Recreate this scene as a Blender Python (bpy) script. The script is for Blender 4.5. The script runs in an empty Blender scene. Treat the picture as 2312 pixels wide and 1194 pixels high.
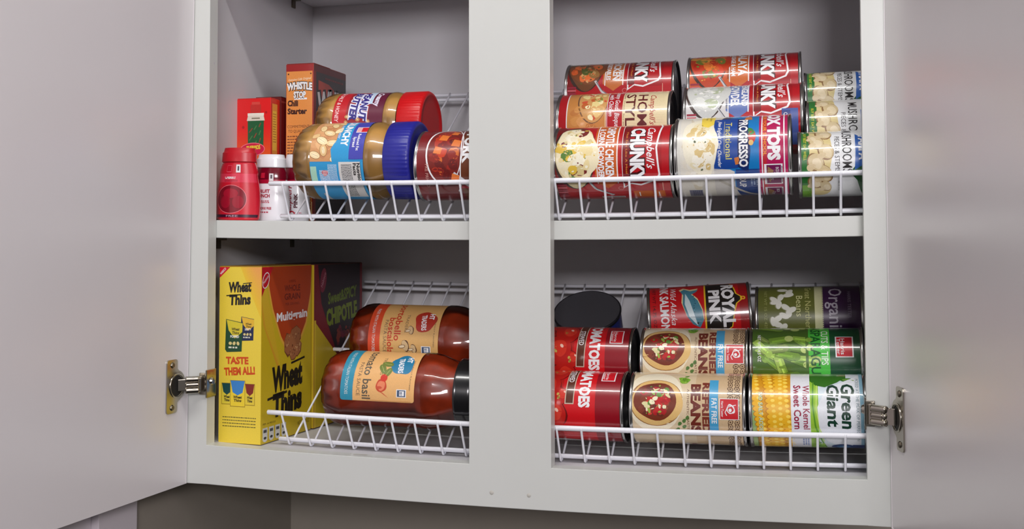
import bpy, bmesh, math, random
from math import sin, cos, pi, radians as rad
from mathutils import Vector, Matrix
from mathutils.geometry import tessellate_polygon

C = bpy.context.scene.collection
U = 0.0011                      # one drawing unit in metres (drawing units follow the cabinet's own measures)

# ------------------------------------------------------------------ camera, light, exposure
cam = bpy.data.cameras.new('camera'); co = bpy.data.objects.new('camera', cam); C.objects.link(co)
def rot3(pitch, roll, yaw):
    return (Matrix.Rotation(yaw, 3, 'Z') @ Matrix.Rotation(pitch, 3, 'X') @ Matrix.Rotation(roll, 3, 'Y'))
base = Matrix(((1, 0, 0), (0, 0, -1), (0, 1, 0)))
co.matrix_world = Matrix.Translation(Vector((595.6, -1008.3, -18.0)) * U) @ (rot3(rad(2.261), rad(.125), rad(15.241)) @ base).to_4x4()
cam.sensor_width = 36; cam.lens = 2501.755 / 2312 * 36
cam.shift_y = -(597 - 438.865) / 2312
cam.clip_start = .01
bpy.context.scene.camera = co

w = bpy.data.worlds.new('room_light'); bpy.context.scene.world = w; w.use_nodes = True
nt = w.node_tree; bg = nt.nodes['Background']
tc = nt.nodes.new('ShaderNodeTexCoord'); sp = nt.nodes.new('ShaderNodeSeparateXYZ'); rp = nt.nodes.new('ShaderNodeValToRGB')
mp = nt.nodes.new('ShaderNodeMapRange'); mp.inputs[1].default_value = -1; mp.inputs[2].default_value = 1
nt.links.new(tc.outputs['Generated'], sp.inputs[0]); nt.links.new(sp.outputs['Z'], mp.inputs[0])
nt.links.new(mp.outputs[0], rp.inputs[0]); nt.links.new(rp.outputs[0], bg.inputs[0])
e = rp.color_ramp.elements
e[0].position = .3; e[0].color = (.07, .065, .06, 1); e[1].position = .75; e[1].color = (.62, .60, .61, 1)
e2 = e.new(.5); e2.color = (.45, .43, .44, 1)
bg.inputs[1].default_value = .36

def area(name, loc, target, sx, sy, power, col):
    l = bpy.data.lights.new(name, 'AREA'); l.shape = 'RECTANGLE'; l.size = sx; l.size_y = sy; l.energy = power; l.color = col
    o = bpy.data.objects.new(name, l); C.objects.link(o); o.location = loc
    o.rotation_euler = (Vector(target) - Vector(loc)).to_track_quat('-Z', 'Y').to_euler()
    return o
area('ceiling_fixture', (.38, -.78, 1.22), (.38, -.5, 0), 1.25, .07, 15, (1, .985, .95))
area('room_window', (1.35, -3.3, .68), (.35, 0, -.05), .9, .5, 52, (1, .955, .985))
area('left_fill', (-1.6, -2.8, .5), (.35, 0, -.05), .9, 1.0, 4, (.97, .97, .95))  # unseen fill from the left, no window; kept weak to lift the right door
area('right_fill', (2.2, -1.7, .85), (0, -.1, .05), .7, .9, 11, (1, .93, .98))  # added fill, not a doorway: brightens the left door from the right

vs = bpy.context.scene.view_settings
vs.view_transform = 'Standard'; vs.look = 'None'; vs.gamma = 1; vs.use_curve_mapping = False; vs.exposure = 0.0

# ------------------------------------------------------------------ materials
def lin(c):
    return tuple((x / 255 / 12.92) if x / 255 <= .04045 else ((x / 255 + .055) / 1.055) ** 2.4 for x in c)
def mat(name, rgb, rough=.5, metal=0, coat=0, noise=.04, scale=40, bump=0, coatr=.1, spec=.5):
    m = bpy.data.materials.new(name); m.use_nodes = True; t = m.node_tree; b = t.nodes['Principled BSDF']
    c = lin(rgb)
    n = t.nodes.new('ShaderNodeTexNoise'); n.inputs['Scale'].default_value = scale; n.inputs['Detail'].default_value = 4
    tcn = t.nodes.new('ShaderNodeTexCoord'); t.links.new(tcn.outputs['Object'], n.inputs['Vector'])
    r = t.nodes.new('ShaderNodeValToRGB'); t.links.new(n.outputs[0], r.inputs[0])
    r.color_ramp.elements[0].color = tuple(max(0, x * (1 - noise)) for x in c) + (1,)
    r.color_ramp.elements[1].color = tuple(min(1, x * (1 + noise)) for x in c) + (1,)
    t.links.new(r.outputs[0], b.inputs['Base Color'])
    b.inputs['Roughness'].default_value = rough; b.inputs['Metallic'].default_value = metal
    b.inputs['Coat Weight'].default_value = coat; b.inputs['Coat Roughness'].default_value = coatr
    b.inputs['Specular IOR Level'].default_value = spec
    if bump:
        bp = t.nodes.new('ShaderNodeBump'); bp.inputs['Strength'].default_value = bump; bp.inputs['Distance'].default_value = .001
        t.links.new(n.outputs[0], bp.inputs['Height']); t.links.new(bp.outputs[0], b.inputs['Normal'])
    return m
def print_mat(name, rough, coat, coatr=.15):
    m = bpy.data.materials.new(name); m.use_nodes = True; t = m.node_tree; b = t.nodes['Principled BSDF']
    a = t.nodes.new('ShaderNodeAttribute'); a.attribute_name = 'ink'
    n = t.nodes.new('ShaderNodeTexNoise'); n.inputs['Scale'].default_value = 900; n.inputs['Detail'].default_value = 3
    tcn = t.nodes.new('ShaderNodeTexCoord'); t.links.new(tcn.outputs['Object'], n.inputs['Vector'])
    hs = t.nodes.new('ShaderNodeHueSaturation'); mr = t.nodes.new('ShaderNodeMapRange')
    mr.inputs[3].default_value = .9; mr.inputs[4].default_value = 1.1
    t.links.new(n.outputs[0], mr.inputs[0]); t.links.new(mr.outputs[0], hs.inputs['Value']); t.links.new(a.outputs['Color'], hs.inputs['Color'])
    t.links.new(hs.outputs[0], b.inputs['Base Color'])
    b.inputs['Roughness'].default_value = rough; b.inputs['Coat Weight'].default_value = coat; b.inputs['Coat Roughness'].default_value = coatr
    return m
M_PAINT = mat('white_cabinet_paint', (202, 204, 200), .38, coat=.15, noise=.02, scale=12, bump=.05)
M_DOOR = mat('white_door_paint', (218, 213, 215), .33, coat=1, noise=.02, scale=9, bump=.02, coatr=.25)
M_PANEL = mat('white_interior_melamine', (206, 205, 208), .45, noise=.02, scale=15)
M_WALL = mat('beige_wall_paint', (144, 137, 126), .8, noise=.04, scale=60, bump=.15)
M_TRIM = mat('white_casing_paint', (205, 198, 203), .4, noise=.02)
M_WIRE = mat('white_vinyl_wire', (232, 233, 240), .3, coat=.3, noise=.01)
M_STEEL = mat('tin_can_steel', (190, 190, 188), .24, metal=1, noise=.06, scale=200)
M_BLACK = mat('shade_dark_can_end', (58, 58, 64), .3, metal=.7, noise=.1)  # shade inside the recessed can ends put into the metal's colour
M_CHROME = mat('nickel_plated_hinge', (176, 170, 158), .2, metal=1, noise=.12, scale=60)
M_SCREW = mat('hinge_screw_steel', (120, 112, 98), .35, metal=1)
M_HOLE = mat('dark_hinge_recess', (22, 20, 18), .6)
M_LABEL = print_mat('printed_can_label', .3, .85, .07)
M_CARD = print_mat('printed_carton_board', .42, .15)
M_JARLAB = print_mat('printed_jar_label', .45, .15)
M_PB = mat('peanut_butter', (190, 148, 80), .35, coat=.8, noise=.12, scale=30, coatr=.06)
M_SAUCE = mat('tomato_sauce', (150, 46, 6), .4, coat=.3, noise=.55, scale=70, coatr=.1)
M_REDLID = mat('red_plastic_lid', (205, 16, 22), .35, noise=.03)
M_BLUELID = mat('blue_plastic_lid', (34, 36, 140), .35, noise=.03)
M_BLACKLID = mat('black_metal_lid', (22, 22, 24), .22, coat=.5, noise=.05)
M_WHITEPL = mat('white_plastic_bottle', (232, 232, 238), .3, coat=.3, noise=.01)
M_REDPL = mat('red_plastic_bottle', (206, 20, 44), .25, coat=.5, noise=.03)
M_REDCAP = mat('red_plastic_cap', (190, 26, 40), .35, noise=.03)
M_DARKRED = mat('dark_red_plastic', (112, 4, 30), .2, coat=.6, noise=.05)
def glass_mat():
    m = bpy.data.materials.new('clear_jar_glass'); m.use_nodes = True; t = m.node_tree; t.nodes.remove(t.nodes['Principled BSDF'])
    out = t.nodes['Material Output']; mx = t.nodes.new('ShaderNodeMixShader'); tr = t.nodes.new('ShaderNodeBsdfTransparent')
    gl = t.nodes.new('ShaderNodeBsdfGlossy'); gl.inputs['Roughness'].default_value = .04; fr = t.nodes.new('ShaderNodeFresnel'); fr.inputs[0].default_value = 1.5
    n = t.nodes.new('ShaderNodeTexNoise'); n.inputs['Scale'].default_value = 45
    tcn = t.nodes.new('ShaderNodeTexCoord'); t.links.new(tcn.outputs['Object'], n.inputs['Vector'])
    bp = t.nodes.new('ShaderNodeBump'); bp.inputs['Strength'].default_value = .12; bp.inputs['Distance'].default_value = .001
    t.links.new(n.outputs[0], bp.inputs['Height']); t.links.new(bp.outputs[0], gl.inputs['Normal'])
    tr.inputs[0].default_value = (.96, .95, .94, 1)
    t.links.new(fr.outputs[0], mx.inputs[0]); t.links.new(tr.outputs[0], mx.inputs[1]); t.links.new(gl.outputs[0], mx.inputs[2])
    t.links.new(mx.outputs[0], out.inputs[0]); return m
M_GLASS = glass_mat()

# ------------------------------------------------------------------ object helpers
def link(name, me, m, parent=None, smooth=False):
    o = bpy.data.objects.new(name, me); C.objects.link(o)
    if m and not me.materials: me.materials.append(m)
    if parent: o.parent = parent
    if smooth:
        for p in me.polygons: p.use_smooth = True
    return o
def from_pd(name, V, F, m, parent=None, smooth=False):
    me = bpy.data.meshes.new(name); me.from_pydata([Vector(v) * U for v in V], [], F); me.update()
    return link(name, me, m, parent, smooth)
def from_bm(name, bm, m, parent=None, smooth=False, bevel=0, seg=2):
    if bevel: bmesh.ops.bevel(bm, geom=bm.edges[:], offset=bevel, segments=seg, affect='EDGES', profile=.6)
    bmesh.ops.recalc_face_normals(bm, faces=bm.faces[:])
    for v in bm.verts: v.co *= U
    me = bpy.data.meshes.new(name); bm.to_mesh(me); bm.free()
    return link(name, me, m, parent, smooth)
def bbox(bm, x0, x1, y0, y1, z0, z1, M=None):
    r = bmesh.ops.create_cube(bm, size=1)['verts']
    for v in r:
        v.co = Vector(((x0 + x1) / 2 + v.co.x * (x1 - x0), (y0 + y1) / 2 + v.co.y * (y1 - y0), (z0 + z1) / 2 + v.co.z * (z1 - z0)))
        if M: v.co = M @ v.co
    return r
def box(name, x0, x1, y0, y1, z0, z1, m, parent=None, bevel=.4, M=None):
    bm = bmesh.new(); bbox(bm, x0, x1, y0, y1, z0, z1, M); return from_bm(name, bm, m, parent, bevel=bevel)
def props(o, label=None, cat=None, group=None, kind=None):
    if label: o['label'] = label
    if cat: o['category'] = cat
    if group: o['group'] = group
    if kind: o['kind'] = kind
    return o
def empty(name, loc, rot=(0, 0, 0)):
    o = bpy.data.objects.new(name, None); C.objects.link(o); o.location = Vector(loc) * U; o.rotation_euler = rot
    o.empty_display_size = .01; return o
def tube(V, F, pts, r, n=10, caps=True):
    """sweep a round wire along a polyline (parallel frames), append to V/F"""
    P = [Vector(p) for p in pts]; b0 = len(V); up = None
    for i, p in enumerate(P):
        d = (P[min(i + 1, len(P) - 1)] - P[max(i - 1, 0)]).normalized()
        if up is None: up = d.orthogonal().normalized()
        up = (up - d * up.dot(d)).normalized(); s = d.cross(up)
        for k in range(n):
            a = 2 * pi * k / n; V.append(p + (up * cos(a) + s * sin(a)) * r)
    for i in range(len(P) - 1):
        for k in range(n):
            a = b0 + i * n + k; b = b0 + i * n + (k + 1) % n; F.append((a, b, b + n, a + n))
    if caps:
        F.append(tuple(b0 + k for k in reversed(range(n)))); F.append(tuple(b0 + (len(P) - 1) * n + k for k in range(n)))
def lathe(name, prof, m, parent=None, n=64, ry=1.0, axis='X', smooth=True, rib=None, sharp=30):
    """prof: (t, r) along the axis. axis X for lying things, Z for standing ones. rib(t, ang) -> extra radius"""
    V = []; F = []
    for (t, r) in prof:
        for k in range(n):
            a = 2 * pi * k / n; q = r + (rib(t, a) if rib and r > 1 else 0)
            V.append((t, q * cos(a), q * sin(a)) if axis == 'X' else (q * cos(a), q * sin(a) * ry, t))
    for i in range(len(prof) - 1):
        for k in range(n):
            a = i * n + k; b = i * n + (k + 1) % n
            F.append((a, a + n, b + n, b) if axis == 'X' else (a, b, b + n, a + n))
    F.append(tuple(range(n))); F.append(tuple((len(prof) - 1) * n + k for k in reversed(range(n))))
    o = from_pd(name, V, F, m, parent, smooth)
    bm = bmesh.new(); bm.from_mesh(o.data); bmesh.ops.recalc_face_normals(bm, faces=bm.faces[:])
    for ed in bm.edges:
        if len(ed.link_faces) == 2 and ed.calc_face_angle(0) > rad(sharp): ed.smooth = False
    bm.to_mesh(o.data); bm.free()
    return o

# slight sag of the old cabinet boards towards their middle
def sagL(x): t = (x - 318) / 320; return 2.1 - 4.8 * (1 - t * t)
def sagU(x): t = (x - 318) / 320; return 1.3 - 2.8 * (1 - t * t)

# ------------------------------------------------------------------ printed art
_tx = {}
def glyphs(s, bold, shear):
    key = (s, bold, shear)
    if key in _tx: return _tx[key]
    c = bpy.data.curves.new('lettering', 'FONT'); c.body = s; c.size = 1; c.offset = bold; c.shear = shear
    c.resolution_u = 2; c.fill_mode = 'FRONT' if c.dimensions == '3D' else 'BOTH'
    o = bpy.data.objects.new('lettering', c); me = bpy.data.meshes.new_from_object(o)
    tri = []
    me.calc_loop_triangles()
    for t in me.loop_triangles: tri.append([(me.vertices[i].co.x, me.vertices[i].co.y) for i in t.vertices])
    bpy.data.objects.remove(o); bpy.data.curves.remove(c); bpy.data.meshes.remove(me)
    xs = [p[0] for t in tri for p in t] or [0, 1]
    _tx[key] = (tri, min(xs), max(xs)); return _tx[key]
_h = glyphs('H', 0, 0)[0]; CAP = max(p[1] for t in _h for p in t)

class Art:
    def __init__(s, clip=None): s.P = []; s.clip = clip; s.rnd = random.Random(7)
    def tri(s, pts, col, ly): s.P.append((pts, lin(col), ly))
    def poly(s, pts, col, ly):
        for t in tessellate_polygon([[Vector((p[0], p[1], 0)) for p in pts]]): s.tri([pts[i] for i in t], col, ly)
    def rect(s, a0, b0, a1, b1, col, ly): s.tri([(a0, b0), (a1, b0), (a1, b1), (a0, b1)], col, ly)
    def ell(s, a, b, ra, rb, col, ly, rot=0, n=20, wob=0):
        pts = []
        ph = s.rnd.random() * 6
        for k in range(n):
            t = 2 * pi * k / n; q = 1 + wob * (sin(3 * t + ph) * .6 + sin(5 * t + 2 * ph) * .4)
            x, y = ra * cos(t) * q, rb * sin(t) * q
            pts.append((a + x * cos(rot) - y * sin(rot), b + x * sin(rot) + y * cos(rot)))
        if wob < .3: s.P.append((pts, lin(col), ly)) if wob < .06 else s.poly(pts, col, ly)
        else: s.poly(pts, col, ly)
    def line(s, pts, wd, col, ly):
        for (x0, y0), (x1, y1) in zip(pts, pts[1:]):
            d = math.hypot(x1 - x0, y1 - y0) or 1; nx, ny = -(y1 - y0) / d * wd / 2, (x1 - x0) / d * wd / 2
            s.tri([(x0 + nx, y0 + ny), (x0 - nx, y0 - ny), (x1 - nx, y1 - ny), (x1 + nx, y1 + ny)], col, ly)
    def text(s, st, a, b, h, col, ly, w=None, al='l', bold=0.0, shear=0, rot=0, out=None, ow=.05, lift=0):
        """st starts (or is centred) at a, baseline b, cap height h, total width w"""
        tri, x0, x1 = glyphs(st, bold, shear); k = h / CAP; kx = (w / (x1 - x0)) if w else k * .9
        W = (x1 - x0) * kx; off = a - (W / 2 if al == 'c' else (W if al == 'r' else 0))
        if out: s.text(st, a, b, h, out, ly - .5, W, al, bold + ow, shear, rot, lift=lift)
        cr, sr = cos(rot), sin(rot)
        for t in tri:
            q = []
            for (x, y) in t:
                X = (x - x0) * kx + off; Y = y * k + b
                if lift: Y += lift * sin(pi * (X - off) / W)
                dx, dy = X - a, Y - b; q.append((a + dx * cr - dy * sr, b + dx * sr + dy * cr))
            s.tri(q, col, ly)
    def small(s, a, b, w, n, h, col, ly, gap=1.7, bg=None):
        """a block of fine print, n lines of unreadable tiny words"""
        for i in range(n):
            x = a; y = b - i * h * gap
            while x < a + w:
                l = s.rnd.uniform(1.2, 3.5) * h; l = min(l, a + w - x)
                if l > .3: s.rect(x, y, x + l, y + h, col, ly)
                x += l + h * .6
    def blobs(s, a, b, ra, rb, n, cols, ly, s0, s1, asp=.6, wob=.12):
        for i in range(n):
            t = s.rnd.random() * 2 * pi; q = math.sqrt(s.rnd.random())
            sz = s.rnd.uniform(s0, s1)
            s.ell(a + max(ra - sz, 0) * q * cos(t), b + max(rb - sz, 0) * q * sin(t), sz, sz * s.rnd.uniform(asp, 1), s.rnd.choice(cols), ly + i * .02, s.rnd.random() * 3, 12, wob)
    # ---- output
    def build(s, name, m, parent, mapf, strip=None, extra=None):
        """mapf(a, b, lift) -> (pos, normal)"""
        V = []; N = []; F = []; cols = []
        def emit(pts, col, ly):
            i0 = len(V)
            for (a, b) in pts:
                p, n = mapf(a, b, ly * .05); V.append(Vector(p) * U); N.append(n)
            F.append(tuple(range(i0, i0 + len(pts)))); cols.append(col)
        def cut(pts, ax, v, keep_lo):
            o = []; n = len(pts)
            for i in range(n):
                p, q = pts[i], pts[(i + 1) % n]; pi_, qi = p[ax] <= v, q[ax] <= v
                if not keep_lo: pi_, qi = p[ax] >= v, q[ax] >= v
                if pi_: o.append(p)
                if pi_ != qi:
                    t = (v - p[ax]) / (q[ax] - p[ax]); o.append((p[0] + (q[0] - p[0]) * t, p[1] + (q[1] - p[1]) * t))
            return o
        for pts, col, ly in s.P:
            if s.clip:
                a0, b0, a1, b1 = s.clip
                for ax, v, lo in ((0, a0, False), (0, a1, True), (1, b0, False), (1, b1, True)):
                    if pts: pts = cut(pts, ax, v, lo)
                if len(pts) < 3: continue
            if strip:
                lo = min(p[0] for p in pts); hi = max(p[0] for p in pts)
                k = math.floor(lo / strip); rest = pts
                while (k + 1) * strip < hi - 1e-6:
                    v = (k + 1) * strip; c = cut(rest, 0, v, True)
                    if len(c) >= 3: emit(c, col, ly)
                    rest = cut(rest, 0, v, False); k += 1
                    if len(rest) < 3: break
                if len(rest) >= 3: emit(rest, col, ly)
            else: emit(pts, col, ly)
        me = bpy.data.meshes.new(name); me.from_pydata(V, [], F)
        at = me.color_attributes.new('ink', 'FLOAT_COLOR', 'CORNER'); buf = []
        for p, c in zip(me.polygons, cols): buf += list(c + (1,)) * p.loop_total
        at.data.foreach_set('color', buf)
        # face direction must agree with the surface normal
        bm = bmesh.new(); bm.from_mesh(me); bm.faces.ensure_lookup_table()
        flip = [f for f in bm.faces if f.normal.dot(Vector(N[f.verts[0].index])) < 0]
        bmesh.ops.reverse_faces(bm, faces=flip); bm.to_mesh(me); bm.free()
        for p in me.polygons: p.use_smooth = True
        if strip: me.normals_split_custom_set_from_vertices([tuple(n) for n in N])
        return link(name, me, m, parent)

def cyl_map(r, x0=0, rf=None):
    """label wrapped round a lying tin: a runs down the front face (0 = facing the room), b from its left end"""
    def f(a, b, l):
        R = (rf(b) if rf else r); ph = -a / r
        return ((x0 + b, -(R + l) * cos(ph), (R + l) * sin(ph)), (0, -cos(ph), sin(ph)))
    return f
def stand_map(rx, ry, zf=None):
    def f(a, b, l):
        k = zf(b) if zf else 1; t = a / rx
        return (((rx * k + l) * sin(t), -(ry * k + l) * cos(t), b), (sin(t), -cos(t), 0))
    return f

# ------------------------------------------------------------------ the setting: walls
def plane(name, vs_, m, kind='structure', th=None):
    o = from_pd(name, vs_, [tuple(range(len(vs_)))], m); o['kind'] = kind; return o
o = box('wall_back', -75, 2200, 300, 330, -1200, 1100, M_WALL, bevel=0); props(o, kind='structure')
o = box('wall_left', -85, -55, -43, 300, -1200, 1100, M_WALL, bevel=0); props(o, kind='structure')
bm = bmesh.new()
bbox(bm, -100, -50, -104, -43, -1200, 1100)
o = from_bm('trim_1', bm, M_TRIM, bevel=.8); props(o, kind='structure')
o = box('trim_2', -130, -58, -700, -104.5, -1200, 1100, M_TRIM, bevel=0); props(o, kind='structure')

# ------------------------------------------------------------------ the cabinet
L0, L1, R0, R1 = 0.0, 278.3, 357.9, 637.1       # the two openings
ZB, ZR, ZF = -228.2, -267.4, -229.6                          # top and bottom of the bottom rail
ZT, ZTT = 392.0, 430.0
cab = empty('wall_cabinet', (0, 0, 0))
props(cab, 'white painted face-frame wall cabinet standing open with a wide centre stile', 'cabinet')
def board(name, x0, x1, y0, y1, z0, z1, m, sag=None, sagt=None, bevel=.5):
    """long board in x, optionally bowed by sag(x) at bottom and top"""
    n = 24; V = []; F = []
    for i in range(n + 1):
        x = x0 + (x1 - x0) * i / n; s0 = sag(x) if sag else 0; s1 = sagt(x) if sagt else s0
        V += [(x, y0, z0 + s0), (x, y1, z0 + s0), (x, y1, z1 + s1), (x, y0, z1 + s1)]
    for i in range(n):
        b = i * 4
        for k in range(4): F.append((b + k, b + (k + 1) % 4, b + 4 + (k + 1) % 4, b + 4 + k))
    F.append((0, 1, 2, 3)); F.append((4 * n + 3, 4 * n + 2, 4 * n + 1, 4 * n))
    o = from_pd(name, V, F, m, cab)
    bm = bmesh.new(); bm.from_mesh(o.data); bmesh.ops.recalc_face_normals(bm, faces=bm.faces[:])
    if bevel:
        eds = [e_ for e_ in bm.edges if e_.calc_face_angle(0) > rad(60)]
        bmesh.ops.bevel(bm, geom=eds, offset=bevel * U, segments=2, affect='EDGES')
    bm.to_mesh(o.data); bm.free(); return o
XO = 671.5
box('stile', -34.5, L0, 0, 15.8, ZR + 2, ZTT, M_PAINT, cab)
box('stile', L1, R0, .01, 15.8, ZB - 4, ZT + 1, M_PAINT, cab)
box('stile', R1, XO, 0, 15.8, ZR + 2, ZTT, M_PAINT, cab)
board('bottom_rail', -34.5, XO, -.02, 15.8, ZR, ZB, M_PAINT, sagL)
box('top_rail', L0, R1, 0, 15.8, ZT, ZTT, M_PAINT, cab)
board('bottom_panel', -28, 662, 15.9, 292, ZF - 16, ZF, M_PANEL, sagL, bevel=0)
box('side_panel', -34.5, -24, 15.9, 299, ZR, ZTT, M_PANEL, cab)
box('side_panel', 660, XO, 15.9, 299, ZR, ZTT, M_PANEL, cab)
box('back_panel', -24, 660, 292, 299, ZR + 4, ZTT, M_PANEL, cab, bevel=0)
box('top_panel', -24, 660, 15.9, 292, ZTT - 14, ZTT, M_PANEL, cab)
board('shelf', -23.5, 659.5, 16.6, 291.5, -18.2, 0, M_PAINT, sagU)
bm = bmesh.new()
bbox(bm, -23, 659, 40, 291.5, 279.6, 297); o = from_bm('shelf', bm, M_PANEL, cab, bevel=.5)
for (x, y, z) in ((-24, 235, 279.4), (-24, 60, 279.4), (-24, 60, -18.2), (-24, 235, -18.2), (660, 60, -18.2), (660, 60, 279.4)):
    s = 1 if x < 0 else -1; q = sagU(x) if z < 0 else 0
    bm = bmesh.new(); bbox(bm, min(x, x + 9 * s), max(x, x + 9 * s), y - 4, y + 4, z - 3 + q, z - .1 + q); bbox(bm, min(x, x + 2 * s), max(x, x + 2 * s), y - 4, y + 4, z - 12 + q, z - 3 + q)
    from_bm('shelf_clip', bm, M_SCREW, cab, bevel=.3)
# filled screw holes, a scuff and the little drip of paint
for (x, z, r) in ((300.4, -256.5, 2.1), (336.5, -257, 2.0)):
    V = []; F = []
    for k in range(20):
        a = 2 * pi * k / 20; V.append((x + r * cos(a), -.1, z + r * sin(a)))
    for k in range(20):
        a = 2 * pi * k / 20; V.append((x + r * .45 * cos(a), -.55, z + r * .45 * sin(a)))
    for k in range(20): F.append((k, (k + 1) % 20, 20 + (k + 1) % 20, 20 + k))
    F.append(tuple(range(20, 40))); from_pd('filled_screw_hole', V, F, mat('filler_paste', (184, 182, 174), .6), cab, True)
A = Art(); A.ell(0, 0, 12, .5, (150, 132, 112), 0, .03, 24, .25); A.ell(-8, .6, 4, .7, (128, 104, 84), 1, 0, 12, .2); A.ell(9, -.6, 5, .35, (140, 120, 100), 1, 0, 12, .2)
A.build('scuff_mark', M_CARD, cab, lambda a, b, l: ((158 + a, 10 + b, ZB + sagL(158) + .05 + l), (0, 0, 1)))
A = Art(); A.ell(0, 0, .7, 1.4, (190, 186, 196), 1, 0, 10, .1)
A.build('paint_drip', M_CARD, cab, lambda a, b, l: ((.05 + l, 9 + a, 163 + b), (1, 0, 0)))

# ------------------------------------------------------------------ doors and hinges
def mx_door(org, d, n):
    """door frame: local x along the door from its hinge edge, local y out of its inner face, z up"""
    return Matrix(((d[0], n[0], 0, org[0]), (d[1], n[1], 0, org[1]), (0, 0, 1, 0), (0, 0, 0, 1)))
angL, angR = rad(3.3), rad(14.2)
DL = mx_door((-19.7, -1.6), (-sin(angL), -cos(angL)), (cos(angL), -sin(angL)))
DR = mx_door((656.8, -1.6), (sin(angR), -cos(angR)), (-cos(angR), -sin(angR)))
LEAN = Matrix.Identity(4); LEAN[0][2] = .0083
def flip_fix(bm):
    bmesh.ops.recalc_face_normals(bm, faces=bm.faces[:])
for D, nm, num in ((LEAN @ DL, 'left', 0), (DR, 'right', 1)):
    o = box('cabinet_door', 0, 301, -17, 0, -265.0 if num == 0 else -265.5, 425, M_DOOR, None, .6, D)
    props(o, 'plain white slab cabinet door swung open on the %s side of the shelves' % nm, 'cabinet door', 'cabinet doors')
def hinge(D, sx, zc, label, xs):
    """D door frame; sx = +1 for the left door; xs = x of the stile's inner edge"""
    root = empty('concealed_hinge', (0, 0, 0)); props(root, label, 'hinge', 'cabinet hinges')
    # cup flange: ears above and below, round cup between
    pts = []
    def arc(cx, cz, r, a0, a1, n=12):
        for i in range(n + 1):
            a = rad(a0 + (a1 - a0) * i / n); pts.append((cx + r * cos(a), cz + r * sin(a)))
    arc(33, 23.5, 3, 0, 90, 4); arc(22, 23.5, 3, 90, 180, 4); pts.append((19, 17)); arc(21, 0, 15.5, 105, 255, 16); pts.append((19, -17))
    arc(22, -23.5, 3, 180, 270, 4); arc(33, -23.5, 3, 270, 360, 4)
    bm = bmesh.new(); vs1 = [bm.verts.new(D @ Vector((p[0], .1, zc + p[1]))) for p in pts]
    f = bm.faces.new(vs1); ex = bmesh.ops.extrude_face_region(bm, geom=[f])
    d = (D.to_3x3() @ Vector((0, 1.3, 0)))
    for v in ex['geom']:
        if isinstance(v, bmesh.types.BMVert): v.co += d
    fl_ = from_bm('cup_flange', bm, M_CHROME, root, bevel=0)
    for s in (1, -1):
        bm = bmesh.new(); bmesh.ops.create_cone(bm, cap_ends=True, segments=20, radius1=3.1, radius2=2.2, depth=1.3, matrix=D @ Matrix.Translation((27.5, 2.0, zc + 21 * s)) @ Matrix.Rotation(-pi / 2, 4, 'X'))
        bbox(bm, 25.6, 29.4, 2.5, 2.75, zc + 21 * s - .35, zc + 21 * s + .35, D); bbox(bm, 27.15, 27.85, 2.5, 2.75, zc + 21 * s - 1.9, zc + 21 * s + 1.9, D)
        from_bm('screw', bm, M_SCREW, fl_)
    # cup: ring raised round a dark well
    V = []; F = []; n = 36
    for (r, h) in ((12.2, 1.5), (12.0, 2.4), (10.6, 2.4), (10.2, 1.6)):
        for k in range(n): a = 2 * pi * k / n; V.append(D @ Vector((20 + r * cos(a), h, zc + r * sin(a))))
    for i in range(3):
        for k in range(n): a = i * n + k; b = i * n + (k + 1) % n; F.append((a, b, b + n, a + n))
    cr_ = from_pd('cup_ring', V, F, M_CHROME, fl_, True)
    V = [D @ Vector((20 + 10.4 * cos(2 * pi * k / n), 1.65, zc + 10.4 * sin(2 * pi * k / n))) for k in range(n)]
    from_pd('cup_well', V, [tuple(range(n))], M_HOLE, fl_)
    # arm: linkage from the cup across the gap to the stile edge
    p0 = D @ Vector((17, 3, zc)); p1 = Vector((xs - 5 * sx, -7.5, zc))
    dd = (p1 - p0); Lg = dd.length; dx = dd.normalized(); dy = Vector((0, 0, 1)).cross(dx).normalized()
    MA = Matrix(((dx.x, dy.x, 0, p0.x), (dx.y, dy.y, 0, p0.y), (dx.z, dy.z, 1, p0.z), (0, 0, 0, 1)))
    bm = bmesh.new(); bbox(bm, -2, Lg * .55, -1.5, 2, -6, 6, MA); from_bm('cup_link', bm, M_CHROME, root, bevel=.7)
    bm = bmesh.new()
    bbox(bm, Lg * .45, Lg + 3, -1.2, 3, -7, 7, MA)
    am_ = from_bm('arm', bm, M_CHROME, root, bevel=1.3, seg=3)
    for z, pr_ in ((-5.6, 3.1), (0, 2.4), (5.6, 3.1)):
        V = []; F = []; yo = 1.6 * (1 if sx < 0 else -1); tube(V, F, [MA @ Vector((Lg * .3, yo, z)), MA @ Vector((Lg * .3 + .7, yo, z)), MA @ Vector((Lg - 1, yo, z)), MA @ Vector((Lg, yo, z))], pr_, 14); from_pd('pivot_pin', V, F, M_CHROME, am_, True)
    # mounting plate clipped round the stile's inner edge
    bm = bmesh.new()
    x0, x1 = sorted((xs - 7 * sx, xs + 1.6 * sx)); bbox(bm, x0, x1, -3.2, -.15, zc - 11, zc + 11)
    x0, x1 = sorted((xs + .1 * sx, xs + 1.7 * sx)); bbox(bm, x0, x1, -3.2, 15, zc - 14, zc + 14)
    mp0 = from_bm('mounting_plate', bm, M_CHROME, root, bevel=.6)
    bm = bmesh.new(); bmesh.ops.create_cone(bm, cap_ends=True, segments=20, radius1=4.4, radius2=3.4, depth=2, matrix=Matrix.Translation((xs + 2.7 * sx, 7, zc + 2)) @ Matrix.Rotation(pi / 2 * sx, 4, 'Y'))
    x0, x1 = sorted((xs + 3.4 * sx, xs + 4.1 * sx)); bbox(bm, x0, x1, 4, 10, zc + 1.5, zc + 2.5); bbox(bm, x0, x1, 6.5, 7.5, zc - 1, zc + 5)
    from_bm('adjusting_screw', bm, M_CHROME, mp0)
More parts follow.
